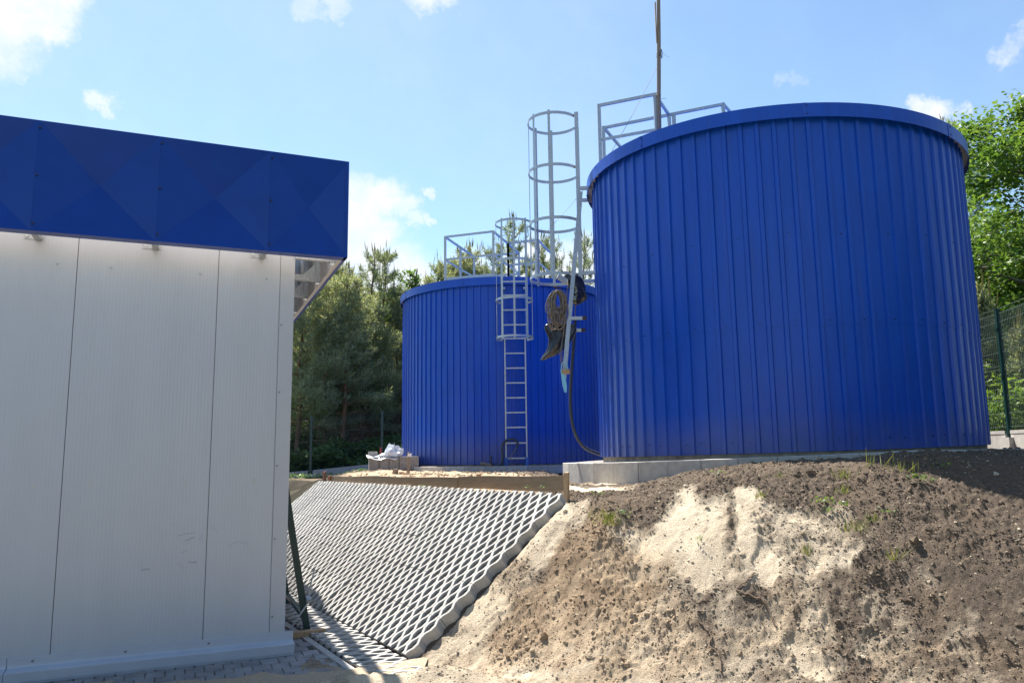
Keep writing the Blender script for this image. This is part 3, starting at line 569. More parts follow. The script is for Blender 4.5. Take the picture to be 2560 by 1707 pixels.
# ------------------------------------------------------------------ tanks
def tank(name, label, C, R, nrib, zb, zmid, zt, band_h, over, phase, seed):
    root = thing(name, (C[0], C[1], 1.4), label, 'tank'); cx, cy = C
    RP, RT, FL = .025, .11, .055      # rib height, half width of rib top and flank as shares of the pitch
    def ringpts(rad):
        out = []
        for k in range(nrib):
            for f_, h in ((-.5 + .02, 0), (-RT - FL, 0), (-RT, RP), (RT, RP), (RT + FL, 0)):
                a = phase + 2 * math.pi * (k + f_) / nrib; out.append((a, rad + h))
        return out
    def clad(nm, rad, za, zb_, steps):
        ring = ringpts(rad); m = len(ring); V = []; F = []
        for j in range(steps + 1):
            for a, r_ in ring:
                x, y = cx + r_ * math.cos(a), cy + r_ * math.sin(a); z0, z1 = za(x, a), zb_(x, a); rw = r_ + .0025 * math.sin(a * 11 + j * 1.7) * (0 < j < steps)
                V.append((cx + rw * math.cos(a), cy + rw * math.sin(a), z0 + (z1 - z0) * j / steps))
        for j in range(steps):
            for k in range(m): F.append((j * m + k, j * m + (k + 1) % m, (j + 1) * m + (k + 1) % m, (j + 1) * m + k))
        return np_mesh(nm, V, np.array(F), M['blue'], root)
    clad('lower_cladding', R, lambda x, a: zb(x), lambda x, a: zmid + .01, 3)
    clad('upper_cladding', R + .005, lambda x, a: zmid - .03, lambda x, a: zt(x) - .05, 4)
    n = 128
    def ring_solid(nm, r0, r1, za, zb_, mat):
        V = []; F = []
        for k in range(n):
            a = 2 * math.pi * k / n
            for r_, zf in ((r0, za), (r1, za), (r1, zb_), (r0, zb_)):
                x, y = cx + r_ * math.cos(a), cy + r_ * math.sin(a); V.append((x, y, zf(x)))
        for k in range(n):
            j = (k + 1) % n
            for q in range(4): F.append((k * 4 + q, j * 4 + q, j * 4 + (q + 1) % 4, k * 4 + (q + 1) % 4))
        return np_mesh(nm, V, np.array(F), mat, root, smooth=False)
    Ro = R + over
    rim = ring_solid('rim_band', Ro - .004, Ro, lambda x: zt(x) - band_h, zt, M['blue'])
    ring_solid('eaves_soffit', R - .06, Ro - .005, lambda x: zt(x) - band_h * .42, lambda x: zt(x) - .02, M['soffit'])
    ring_solid('concrete_base', R - .22, R - .025, lambda x: zb(x) - .22, lambda x: zb(x) + .06, M['conc_dirty'])
    V = [(cx, cy, zt(cx) + .10)]; F = []
    for k in range(n):
        a = 2 * math.pi * k / n; x, y = cx + (Ro - .006) * math.cos(a), cy + (Ro - .006) * math.sin(a); V.append((x, y, zt(x) - .012))
    F = [(0, 1 + k, 1 + (k + 1) % n) for k in range(n)]
    np_mesh('roof', V, np.array(F), M['blue'], root)
    # joints and screws of the rim band
    sb = MB(); r = random.Random(seed)
    for k in range(8):
        a = phase + 2 * math.pi * (k + .31) / 8; d = np.array([math.cos(a), math.sin(a), 0]); t = np.array([-math.sin(a), math.cos(a), 0])
        P = np.array([cx, cy, 0]) + d * (Ro + .002); z = zt(P[0]); mb = MB(); mb.box(P + EZ * (z - band_h / 2), t * .03, d * .0025, EZ * band_h / 2); mb.build('joint_strap', M['blue'], rim)
        for zz in (.2, .8): Q = P + t * .022 + EZ * (z - band_h * zz); sb.tube([Q, Q + d * .012], .008, 6)
    for k in range(nrib):
        a = phase + 2 * math.pi * (k + .5) / nrib; d = np.array([math.cos(a), math.sin(a), 0]); P = np.array([cx, cy, 0]) + d * (R - .002)
        if k % 2 == 0:
            z = zmid + .03 + r.uniform(-.01, .01); sb.tube([P + EZ * z + d * .004, P + EZ * z + d * .016], .0075, 6)
        if k % 3 != 1:
            z = zb(P[0]) + .13 + r.uniform(-.01, .01); sb.tube([P + EZ * z, P + EZ * z + d * .012], .0075, 6)
        if k % 3 == 0:
            z = zmid + 1.05 + r.uniform(-.02, .02); sb.tube([P + EZ * z + d * .004, P + EZ * z + d * .016], .0075, 6)
    o = sb.build('cladding_screws', M['bscrew'], root); o['kind'] = 'stuff'
    return root
zb_big = lambda x: 1.69 + .021 * (x - BT[0])
zt_big = lambda x: 5.745 - .03 * (x - 2.8)
big = tank('storage_tank', 'larger nearer blue ribbed cylindrical tank on the kerbed mound', BT, BR, 84, zb_big, 3.13, zt_big, .172, .105, .4, 3)
zt_far = lambda x: 5.37
far = tank('storage_tank', 'smaller farther blue ribbed tank partly behind the larger one', FT, FR, 96, lambda x: 1.487, 3.0, zt_far, .172, .08, .2, 4)

# ------------------------------------------------------------------ ladders with safety cages
def caged_ladder(label, base, out, side, z0, z1, zc0, hoops, wid, cage_r, rung, wid_low=None, zsplit=None, rungs=None, straight=.28):
    base, out, side = (np.array(a, float) for a in (base, out, side)); root = thing('caged_ladder', (base[0], base[1], z0), label, 'ladder', 'caged ladders on the tanks')
    P = lambda s, o_, z: np.array([base[0], base[1], 0]) + side * s + out * o_ + EZ * z
    for sg in (-1, 1):
        mb = MB(); mb.box(P(sg * wid / 2, 0, (zc0 + z1) / 2), side * .0125, out * .03, EZ * (z1 - zc0) / 2); mb.build('stile', M['galv'], root)
        if wid_low:
            mb = MB(); mb.box(P(sg * wid_low / 2, .0, (z0 + zsplit) / 2), side * .014, out * .022, EZ * (zsplit - z0) / 2); st = mb.build('stile', M['galv'], root)
            mb = MB(); mb.box(P(sg * wid_low / 2, .003, z0 + .05), side * .03, out * .035, EZ * .085); mb.build('foot_cover', M['bluefoot'], st)
    for z in rungs:
        wv = (wid_low if (zsplit and z < zsplit) else wid) / 2; mb = MB(); mb.bar(P(-wv, 0, z), P(wv, 0, z), .028, .026, up=out); mb.build('rung', M['galv'], root)
    def hoop_pt(th):    # th 0 = side -, pi = side +; flattened ring starting and ending at the stiles
        c, s_ = math.cos(th), math.sin(th); x = -cage_r * c; y = straight + cage_r * s_
        return x, y
    ang = np.linspace(-.35 * math.pi, 1.35 * math.pi, 40)
    for z in hoops:
        pts = [P(-wid / 2, .02, z)]
        for th in ang:
            x, y = hoop_pt(th)
            if y > .03: pts.append(P(x, y, z))
        pts.append(P(wid / 2, .02, z)); mb = MB(); mb.band(pts, (0, 0, 1), .045, .007); mb.build('hoop', M['galv'], root)
    zt_, zb_ = max(hoops) + .05, min(hoops) - .05
    for th in (.04, .27, .5, .73, .96):
        x, y = hoop_pt(th * math.pi); d = np.array([x, y - straight]); d /= np.linalg.norm(d); x2, y2 = x - d[0] * .012, y - d[1] * .012
        t = side * -d[1] + out * d[0]; n_ = side * d[0] + out * d[1]; mb = MB(); mb.box(P(x2, y2, (zt_ + zb_) / 2), t * .019, n_ * .004, EZ * (zt_ - zb_) / 2); mb.build('cage_bar', M['galv'], root)
    return root, P
# large tank: the ladder hangs on its left side and is seen edge-on
out_b = np.array([-.995, .100, 0]); side_b = np.array([.100, .995, 0])
lb = np.array([BT[0], BT[1], 0]) + out_b * (BR + .235)
zh = lambda py, D: at_d(1394, py, D)[2]
hoops_b = [zh(284, 11.15) - .0, zh(413, 11.15), zh(545, 11.15), zh(684, 11.15)]
zlo, zhi = hoops_b[3] - .17, hoops_b[0] + .03
lad_b, PB = caged_ladder('tall ladder cage hanging on the left side of the larger tank', (lb[0], lb[1]), out_b, side_b, zlo, zhi, zlo, hoops_b, .58, .40, .3, rungs=[zlo + .15 + .30 * k for k in range(9) if zlo + .15 + .3 * k < 5.75], straight=.37)
for s_ in (-.28, .28):
    for z in (hoops_b[1] + -.36, hoops_b[3] + .01):
        mb = MB(); mb.bar(PB(s_, .0, z), PB(s_, -.34, z), .04, .05); mb.build('wall_bracket', M['galv'], lad_b)
# small tank: the ladder faces the camera
azl = math.atan2(at_d(1288, 900, 10)[0], at_d(1288, 900, 10)[1]); D_l = FT_D - FR - .16
lf = np.array([D_l * math.sin(azl), D_l * math.cos(azl), 0]); of_ = np.array([-math.sin(azl), -math.cos(azl), 0]); sf = np.array([math.cos(azl), -math.sin(azl), 0])
zf = lambda py, D=D_l: at_d(1288, py, D)[2]
hoops_f = [zf(547, D_l - .7), zf(645, D_l - .7), zf(742, D_l - .7), zf(838, D_l - .7)]
rz = [zf(py) for py in (1145, 1107, 1068, 1031, 994, 957, 920, 883, 846, 812, 775, 738, 704)]
lad_f, PF = caged_ladder('ladder with short cage fixed on the front of the smaller tank', (lf[0], lf[1]), of_, sf, zf(1160), zf(572), zf(852), hoops_f, .53, .375, .3, wid_low=.42, zsplit=zf(846), rungs=rz, straight=.33)
for s_ in (-.21, .21):
    for py in (1107, 930, 720): mb = MB(); mb.bar(PF(s_, 0, zf(py)), PF(s_, -.17, zf(py)), .035, .035); mb.build('wall_bracket', M['galv'], lad_f)

# ------------------------------------------------------------------ guard rails on the roofs
def rail_frame(root, tops, zroof, ztop, closed=False, mid=None, toe=None, posts=True, wd=.05):
    T = [at_z(px, py, ztop) for px, py in tops]
    if posts:
        for p in T: mb = MB(); mb.box((p[0], p[1], (zroof + ztop) / 2), (wd / 2, 0, 0), (0, wd / 2, 0), (0, 0, (ztop - zroof) / 2)); mb.build('post', M['galv'], root)
    prs = list(zip(T, T[1:])) + ([(T[-1], T[0])] if closed else [])
    for a, b in prs:
        mb = MB(); mb.bar(a - EZ * .015, b - EZ * .015, .035, .04); mb.build('rail', M['galv'], root)
        for m_ in (mid or []): mb = MB(); k = EZ * m_; mb.bar(a - k, b - k, .012, .045); mb.build('rail', M['galv'], root)
        if toe: mb = MB(); za = zroof + toe / 2 - .02; mb.bar((a[0], a[1], za), (b[0], b[1], za), .006, toe); mb.build('toe_board', M['galv'], root)
    return T
ZR_B, ZT_B = 5.70, 6.80
g1 = thing('guard_rail', at_z(1497, 263, ZT_B) * np.array([1, 1, 0]) + EZ * ZR_B, 'galvanised guard rail on the roof edge of the larger tank', 'guard rail', 'guard rails on the tank roofs')
rail_frame(g1, [(1497, 262), (1637, 234), (1672, 285)], ZR_B, ZT_B, mid=[.55])
rail_frame(g1, [(1508, 318), (1684, 283), (1807, 259)], ZR_B, ZT_B, mid=[.55])
a, b = at_z(1807, 259, ZT_B), at_z(1830, 285, ZT_B); mb = MB(); mb.bar(a, b, .03, .035); mb.build('rail', M['galv'], g1)
a, b = at_z(1508, 318, ZT_B), at_z(1560, 378, ZT_B); mb = MB(); mb.bar(a, b, .035, .04); mb.build('rail', M['galv'], g1)
ZR_F, ZT_F = 5.33, 6.38
g2 = thing('guard_rail', at_z(1113, 590, ZT_F) * np.array([1, 1, 0]) + EZ * ZR_F, 'galvanised guard rail on the roof of the smaller tank', 'guard rail', 'guard rails on the tank roofs')
rail_frame(g2, [(1185, 640), (1151, 617), (1113, 591), (1233, 577), (1270, 607), (1297, 631)], ZR_F, ZT_F, mid=[.52], toe=.15)
rail_frame(g2, [(1270, 607), (1345, 598), (1380, 633)], ZR_F, ZT_F, mid=[.52])
rail_frame(g2, [(1185, 640), (1297, 631)], ZR_F, ZT_F, posts=False, mid=[.52])

# wooden pole, guy wires
DP = 10.6
mb = MB(); pts = [at_d(1648, 345, DP) - EZ * .25, at_d(1647, 250, DP), at_d(1647, 100, DP), at_d(1646, 0, DP), at_d(1646, 0, DP) + EZ * .9]
mb.tube(pts, [.031, .029, .029, .027, .024], 10); pole = mb.build('wooden_pole', M['wood_grey'], org=pts[0], smooth=True); tag(pole, 'tall thin weathered wooden pole rising beside the roof guard rail', 'pole')
mb = MB(); mb.hexa([at_d(1641, 105, DP - .03) + np.array(d) for d in ((0, 0, -.0), (.012, 0, 0), (.012, .03, 0), (0, .03, 0), (.0, 0, .62), (.016, 0, .62), (.016, .03, .62), (.0, .03, .62))]); mb.build('splinter', M['wood_grey'], pole)
mb = MB(); c = at_d(1653, 138, DP - .03); lp = [c + np.array([.008 * math.cos(t), -.03, .07 * math.sin(t)]) for t in np.linspace(0, 2 * math.pi, 14, endpoint=False)]; mb.tube(lp, .005, 5, closed=True)
for py in (136, 142, 240): q = at_d(1646, py, DP); mb.tube([q + .033 * np.array([math.cos(t), math.sin(t), .12 * math.sin(t * .5)]) for t in np.linspace(0, 2 * math.pi, 12)], .003, 4)
mb.tube([at_d(1652, 248, DP - .03), at_d(1658, 247, DP - .05), at_d(1664, 246, DP - .03), at_d(1665, 247, DP - .02)], .0025, 4)
mb.build('wire_binding', M['hose'], pole)
mb = MB(); mb.tube([at_d(1655, 130, DP), at_d(1662, 138, DP), at_d(1674, 144, DP)], .0018, 4); mb.build('wire_end', M['cable'], pole)
a, b = at_d(1641, 172, DP), np.array(at_d(1522, 392, 10.55)); mb = MB(); mb.tube([a, a * .5 + b * .5 - EZ * .03, b], .003, 4); c_ = at_d(1365, 582, 11.0)
o = mb.build('guy_wire', M['cable'], org=a); tag(o, 'thin wire from the wooden pole down to the larger tank rim', 'wire')
a, b = at_d(1478, 452, 11.3), at_d(1364, 582, 11.3); mb = MB(); mb.tube([a, a * .5 + b * .5 - EZ * .02, b], .003, 4); o = mb.build('guy_wire', M['cable'], org=a); tag(o, 'thin wire crossing behind the big ladder cage', 'wire')

# ------------------------------------------------------------------ things hanging from the large ladder cage
DH = 10.95
beam_t, beam_b = at_d(1452, 480, 11.05), at_d(1411, 930, 10.75)
rt = thing('ladder_section', beam_b, 'loose galvanised ladder section hung aslant below the big cage', 'ladder section')
d = beam_t - beam_b; d /= np.linalg.norm(d); vw = np.array([.07, .997, 0]); vw -= d * (vw @ d); vw /= np.linalg.norm(vw); xs_ = np.cross(vw, d); xs_ /= np.linalg.norm(xs_)
for s_ in (0., .42):
    mb = MB(); mb.bar(beam_b + vw * s_, beam_t + vw * s_, .058, .03, up=vw); mb.build('stile', M['galv'], rt)
LB = np.linalg.norm(beam_t - beam_b)
for k in range(8):
    f_ = (k + .55) / 8; c = beam_b + (beam_t - beam_b) * f_; mb = MB(); mb.bar(c + vw * .005, c + vw * .415, .024, .024, up=d); mb.build('rung', M['galv'], rt)
for f_, s_ in ((.285, 0.), (.25, .3)):
    c = beam_b + (beam_t - beam_b) * f_ + vw * s_; e = at_d(1446, 852 + (14 if s_ else 0), math.hypot(c[0], c[1])); r_ = np.array([e[0] - c[0], e[1] - c[1], 0]); r_ /= np.linalg.norm(r_)
    mb = MB(); mb.bar(c, c + r_ * .185, .04, .045); br_ = mb.build('stub_bracket', M['galv'], rt); mb = MB(); mb.bar(c + r_ * .186, c + r_ * .245, .042, .047); mb.build('tube_end', M['dark_cap'], br_)
mb = MB(); c = at_d(1414, 929, 10.70); mb.box(c, (.055, 0, .004), (0, .05, 0), (-.003, 0, .03)); wb = mb.build('wood_block', M['wood_new'], org=c, bevel=.004); tag(wb, 'pale wooden block tied under the hanging ladder section', 'wooden block')
# blue tape: strip and loop
P_ = [at_d(px, py, 10.66) for px, py in ((1405, 925), (1409, 945), (1412, 965), (1414, 981))]; wds = [.022, .03, .03, .016]; V = []
for p, w_ in zip(P_, wds): V += [p - np.array([w_, 0, 0]), p + np.array([w_, .012, 0]), p + np.array([w_, .016, 0]), p - np.array([w_, -.004, 0])]
mb = MB(); F = []
for i in range(3):
    for k in range(4): F.append((i * 4 + k, i * 4 + 4 + k, i * 4 + 4 + (k + 1) % 4, i * 4 + (k + 1) % 4))
F += [(3, 2, 1, 0), (12, 13, 14, 15)]; mb.add(V, F)
mb.tube([at_d(px, py, 10.66) for px, py in ((1403, 928), (1404, 912), (1408, 905), (1416, 906), (1420, 922), (1407, 930))], .007, 5)
tag(mb.build('blue_tape', M['tape'], org=P_[0]), 'light blue tape knotted round the foot of the hanging ladder', 'tape')
def crumple(name, rows, D, thick, mat, label, cat, seed, n=22, rag=1.0):
    V = []; r = np.random.default_rng(seed); m = len(rows); ph = r.uniform(0, 6, 6)
    for i, (y, xl, xr) in enumerate(rows):
        a, b = at_d(xl, y, D), at_d(xr, y, D); c = (a + b) / 2; hx = (b - a) / 2; f_ = i / (m - 1); tk = thick * (.35 + .65 * math.sin(math.pi * min(max(f_, .04), .96)))
        for k in range(n):
            t = 2 * math.pi * k / n; fold = 1 + rag * (.22 * math.sin(5 * t + ph[0] + f_ * 3) + .16 * math.sin(9 * t + ph[1] - f_ * 5) + r.normal(0, .05)); hx = hx * (1 if rag <= 1 else 1 + .10 * math.sin(3.7 * t + 11 * f_ + ph[3]) * math.sin(5 * f_ + k))
            V.append(c + hx * math.cos(t) * (1 + .06 * math.sin(7 * f_ + ph[2])) + np.array([0, 1, 0]) * tk * math.sin(t) * fold + EZ * r.normal(0, .008))
    F = [(i * n + k, i * n + (k + 1) % n, (i + 1) * n + (k + 1) % n, (i + 1) * n + k) for i in range(m - 1) for k in range(n)]
    mb = MB(); mb.add(V, F + [tuple(reversed(range(n))), tuple((m - 1) * n + k for k in range(n))])
    o = mb.build(name, M[mat], org=at_d(rows[0][1], rows[0][0], D)); o.modifiers.new('sub', 'SUBSURF').levels = 1; o.modifiers['sub'].render_levels = 1
    return tag(o, label, cat)
crumple('plastic_sack', [(806, 1378, 1420), (812, 1364, 1436), (822, 1360, 1442), (835, 1368, 1438), (850, 1371, 1432), (862, 1368, 1424), (873, 1366, 1414), (882, 1362, 1402), (890, 1356, 1386), (897, 1352, 1368), (901, 1351, 1357)], DH + .02, .075, 'black_plastic', 'long torn black plastic sack hanging behind the cable coil', 'plastic sack', 1)
crumple('plastic_bundle', [(686, 1414, 1440), (692, 1406, 1454), (702, 1402, 1462), (716, 1408, 1466), (730, 1424, 1465), (744, 1430, 1461), (754, 1433, 1452), (763, 1437, 1443)], DH + .22, .13, 'black_plastic', 'bundle of black plastic stuffed at the bottom of the big ladder cage', 'plastic bundle', 2, rag=1.8)
a, b = at_d(1394, 690, DH - .05), at_d(1417, 704, DH - .0); mb = MB(); mb.bar(a, b, .05, .065); mb.bar(a - np.array([0, .0, .035]), b - np.array([0, .0, .035]), .052, .01)
mb.build('x', M['galv'], org=a); bpy.data.objects['x'].name = 'channel_offcut'; tag(bpy.data.objects['channel_offcut'], 'short pale steel channel offcut lying across the cage bottom', 'steel offcut')
# cable coil
mb = MB(); r = random.Random(5); base = at_d(1394, 728, DH - .08)
for k in range(34):
    c0 = base + np.array([r.uniform(-.03, .03), r.uniform(-.05, .02), 0]); hw = r.uniform(.055, .12); hl = r.uniform(.14, .29); sw = r.uniform(-.10, .05); pts = []
    for t in np.linspace(0, 2 * math.pi, 26, endpoint=False):
        v = .5 - .5 * math.cos(t); pts.append(c0 + np.array([hw * math.sin(t) + sw * v * v, .05 * math.sin(t * 2 + k) * .6, -2 * hl * v]))
    mb.tube(pts, .0074, 5, closed=True)
for k in range(7):
    c0 = base + np.array([r.uniform(-.08, .05), -.06, -r.uniform(.28, .42)]); hw, hl = r.uniform(.05, .1), r.uniform(.04, .09); a0 = r.uniform(0, 3)
    mb.tube([c0 + np.array([hw * math.cos(t) * math.cos(a0) - hl * math.sin(t) * math.sin(a0), .02 * math.sin(3 * t), hw * math.cos(t) * math.sin(a0) + hl * math.sin(t) * math.cos(a0)]) for t in np.linspace(0, 2 * math.pi, 20, endpoint=False)], .0058, 5, closed=True)
mb.tube([at_d(1419, 700, DH - .1), at_d(1417, 760, DH - .1), at_d(1408, 840, DH - .1), at_d(1400, 880, DH - .1), at_d(1403, 912, DH - .1)], .006, 5)
mb.tube([at_d(1406, 850, DH - .12), at_d(1404, 880, DH - .12), at_d(1406, 915, DH - .12)], .006, 5)
coil = mb.build('cable_coil', M['cable'], org=base, smooth=True); tag(coil, 'tangled coil of grey brown cable hung from the cage hoop', 'cable coil')
mb = MB(); mb.tube([at_d(1391, 716, DH - .02), at_d(1391, 726, DH - .06), at_d(1394, 733, DH - .08), at_d(1397, 728, DH - .1)], .009, 6); mb.bar(at_d(1382, 717, DH - .02), at_d(1402, 719, DH - .02), .03, .012); mb.build('hook', M['dark_cap'], coil)
# hoses
def smooth_path(pts, n=6):
    P = [np.array(p, float) for p in pts]; P = [2 * P[0] - P[1]] + P + [2 * P[-1] - P[-2]]; out = []
    for i in range(1, len(P) - 2):
        for t in np.linspace(0, 1, n, endpoint=False):
            out.append(.5 * (2 * P[i] + (P[i + 1] - P[i - 1]) * t + (2 * P[i - 1] - 5 * P[i] + 4 * P[i + 1] - P[i + 2]) * t * t + (3 * P[i] - P[i - 1] - 3 * P[i + 1] + P[i + 2]) * t ** 3))
    return out + [P[-2]]
hp = [at_d(px, py, D) for px, py, D in ((1438, 800, 11.2), (1435, 850, 11.2), (1430, 920, 11.2), (1426, 990, 11.2), (1429, 1045, 11.2), (1440, 1088, 11.2), (1458, 1115, 11.3), (1480, 1128, 11.4), (1500, 1135, 11.5), (1515, 1142, 11.6))]
mb = MB(); mb.tube(smooth_path(hp), .025, 10); hs = mb.build('rubber_hose', M['hose'], org=hp[0], smooth=True); tag(hs, 'long dark hose hanging down and curving into the larger tank', 'hose')
mb = MB(); mb.tube([at_d(1439, 758, 11.2), at_d(1438, 780, 11.2), at_d(1438, 802, 11.2)], .008, 6); mb.build('hose_wire', M['cable'], hs)
D2 = D_l - .12
hp = [at_d(px, py, D2) for px, py in ((1227, 1139), (1226, 1149), (1231, 1160), (1243, 1165), (1254, 1158), (1257, 1140), (1255, 1120), (1259, 1106), (1270, 1099), (1284, 1098), (1293, 1105), (1292, 1117))]
mb = MB(); mb.tube(smooth_path(hp), .025, 10); hs = mb.build('rubber_hose', M['hose'], org=hp[0], smooth=True); tag(hs, 'short blue black hose looped at the smaller tank ladder foot', 'hose')
mb = MB(); mb.tube(smooth_path([at_d(1291, 1117, D2), at_d(1286, 1126, D2), at_d(1279, 1137, D2), at_d(1276, 1150, D2)]), .009, 5); mb.build('hose_wire', M['cable'], hs)
a, b = at_d(1202, 1158, D_l + .02), at_d(1232, 1163, D_l - .05); mb = MB(); mb.tube([a, b], .035, 10); tag(mb.build('wood_log', M['wood_grey'], org=a), 'short grey log lying at the foot of the smaller tank', 'log')

# ------------------------------------------------------------------ the building
bd = thing('utility_building', BO, 'low pale grey clad building with a faceted blue fascia', 'building')
DB, LB_ = 4.7, 7.0                                   # depth back, length to the left
def panel_mesh(u0, u1, z0, z1, n=0.0):
    mb = MB(); pitch = .0285; k = max(2, int(round((u1 - u0) / pitch))); us = []
    for i in range(k):
        a = u0 + (u1 - u0) * i / k; p = (u1 - u0) / k
        us += [(a, 0), (a + p * .30, .0005), (a + p * .70, .0005)]
    us.append((u1, 0)); V = []
    for z in (z0, z1): V += [bl(u, n + h, z) for u, h in us]
    m = len(us); F = [(i, i + 1, m + i + 1, m + i) for i in range(m - 1)]; mb.add(V, F)
    mb.add([bl(u0, n, z0), bl(u1, n, z0), bl(u1, n - .1, z0), bl(u0, n - .1, z0), bl(u0, n, z1), bl(u1, n, z1), bl(u1, n - .1, z1), bl(u0, n - .1, z1)], [(0, 1, 2, 3), (4, 7, 6, 5), (0, 3, 7, 4), (1, 5, 6, 2), (2, 6, 7, 3)])
    return mb
joints = [-.128, -.668, -1.785, -2.90, -4.02, -5.13, -6.25, -7.0]
for a, b in zip(joints[1:], joints[:-1]):
    p = panel_mesh(a + .003, b - .003, .13, 3.72).build('wall_panel', M['wall'], bd)
    for f_ in (.18, .82) if b - a > .8 else (.68,):
        for z in (1.50, 3.33):
            u = a + (b - a) * f_ + (.05 if z > 2 else 0); sb = MB()
            sb.tube([bl(u, .001, z), bl(u, .004, z)], .013, 12); sb.tube([bl(u, .0035, z), bl(u, .010, z)], .007, 8); sb.build('fixing_screw', M['wscrew'], p)
mb = MB(); mb.box(bl(-3.5, -.035, 1.95), EX * 3.49, EN * .025, EZ * 1.75); mb.build('joint_backing', M['seam'], bd)
# corner trim
mb = MB(); mb.box(bl(-.064, .004, 1.93), EX * .064, EN * .004, EZ * 1.80); mb.box(bl(-.004, -.085, 1.93), EX * .004, EN * .0845, EZ * 1.80); ct = mb.build('corner_trim', M['trim'], bd)
for z in (.32, .98, 1.62, 2.28, 2.9): sb = MB(); sb.tube([bl(-.108, .008, z), bl(-.108, .014, z)], .009, 8); sb.build('fixing_screw', M['screw'], ct)
# other walls and roof
mb = MB(); mb.box(bl(-.05, -DB / 2, 1.93), EX * .042, EN * (DB / 2 - .17), EZ * 1.80); mb.box(bl(-LB_, -DB / 2, 1.93), EX * .04, EN * (DB / 2), EZ * 1.8); mb.box(bl(-LB_ / 2, -DB, 1.93), EX * (LB_ / 2 - .1), EN * .04, EZ * 1.8); mb.build('side_wall', M['wall'], bd)
mb = MB(); mb.box(bl(-LB_ / 2, -DB / 2, 3.78), EX * (LB_ / 2 - .02), EN * (DB / 2 - .02), EZ * .04); mb.build('roof', M['soffit'], bd)
# base flashing: a drip tray over the plinth
mb = MB()
prof = [(.002, .185), (.009, .185), (.009, .112), (.120, .098), (.120, .022), (.112, .022), (.112, .004), (.002, .004)]
for u0, u1, off in ((-2.07, .072, 0), (-7.0, -2.073, .0015)):
    A = [bl(u0, n + off, z + off) for n, z in prof]; B = [bl(u1, n + off, z + off) for n, z in prof]; k = len(prof)
    mb.add(A + B, [(i, (i + 1) % k, k + (i + 1) % k, k + i) for i in range(k)] + [tuple(reversed(range(k))), tuple(k + i for i in range(k))])
fl = mb.build('base_flashing', M['flash'], bd, bevel=.002)
for u in (-.62, -1.25, -1.9, -2.6): sb = MB(); sb.tube([bl(u, .008, .150), bl(u, .016, .150)], .010, 8); sb.build('fixing_screw', M['screw'], fl)
# scuff marks rubbed on the panels
def wall_at(px, py):
    d = ray(px, py); t = ((BO + EN * .0022 - CAMP) @ EN) / (d @ EN); return CAMP + d * t
M['scuff'] = material('rubbed_dirt', (.36, .375, .41), .6, noise=.2, nscale=30)
for pts, w_ in (([(570, 1366), (582, 1357), (596, 1353), (610, 1354), (620, 1361), (627, 1375), (631, 1388)], .004), ([(444, 1339), (462, 1334), (485, 1331)], .006), ([(462, 1352), (478, 1345), (486, 1343)], .009), ([(496, 1349), (502, 1343), (507, 1336)], .005), ([(440, 1408), (452, 1411), (459, 1421)], .004), ([(470, 1404), (480, 1405), (492, 1404)], .010), ([(452, 1382), (466, 1375)], .005), ([(528, 1316), (546, 1330)], .003), ([(352, 1424), (374, 1421)], .012), ([(430, 1306), (442, 1316)], .003)):
    P = [wall_at(*q_) for q_ in pts]; mb = MB(); mb.band(P, EZ, w_, .0008); mb.build('scuff_mark', M['scuff'], bd)
mb = MB(); mb.box(bl(-3.5, .03, .05), EX * 3.48, EN * .025, EZ * .045); mb.build('plinth', M['conc_dirty'], bd)
# faceted fascia cassettes
FB, FC, FZ0, FZ1 = .45, .405, 3.475, 4.385
uj = [FC, -.288, -1.178, -2.066, -2.955, -3.845, -4.735, -5.62, -6.5]
def cassette(P00, P10, P11, P01, nrm, amp):     # four corners, the pressed centre rises along nrm
    c = (P00 + P10 + P11 + P01) / 4 + nrm * amp; V = [P00, P10, P11, P01, c]; mb = MB()
    mb.add([P00, P10, c], [(0, 1, 2)]); mb.add([P10, P11, c], [(0, 1, 2)]); mb.add([P11, P01, c], [(0, 1, 2)]); mb.add([P01, P00, c], [(0, 1, 2)])
    r = -nrm * (.03 if amp >= 0 else .12)
    for a, b in ((P00, P10), (P10, P11), (P11, P01), (P01, P00)): mb.add([a, b, b + r, a + r], [(0, 3, 2, 1)])
    mb.add([P00 + r, P10 + r, P11 + r, P01 + r], [(0, 3, 2, 1)])
    return mb
amps = [-.045, .035, .03, .035, .03, .03, .03, .03]
for i, (a, b) in enumerate(zip(uj[1:], uj[:-1])):
    g = .0004; jit = 0
    p = cassette(bl(a + g, FB, FZ0), bl(b - g * (i > 0), FB, FZ0), bl(b - g * (i > 0), FB, FZ1), bl(a + g, FB, FZ1), EN, [-.08, -.105, -.10, -.11, -.105, -.105, -.105, -.105][i]).build('fascia_panel', M['blue_fascia'], bd)
    for z in (FZ0 + .06, (FZ0 + FZ1) / 2, FZ1 - .06): sb = MB(); sb.tube([bl(a + .012, FB - .01, z), bl(a + .012, FB + .012, z)], .0095, 8); sb.build('rivet', M['bscrew'], p)
mb = MB(); mb.box(bl((uj[-1] + FC - .05) / 2, FB - .13, (FZ0 + FZ1) / 2), EX * ((FC - .05 - uj[-1]) / 2), EN * .004, EZ * ((FZ1 - FZ0) / 2 - .012)); mb.build('fascia_backing', M['soffit'], bd)
mb = MB(); mb.bar(bl(uj[-1], FB - .035, FZ0 + .006), bl(FC - .03, FB - .035, FZ0 + .006), .06, .006); mb.build('fascia_lip', M['flash'], bd)
nside = 6
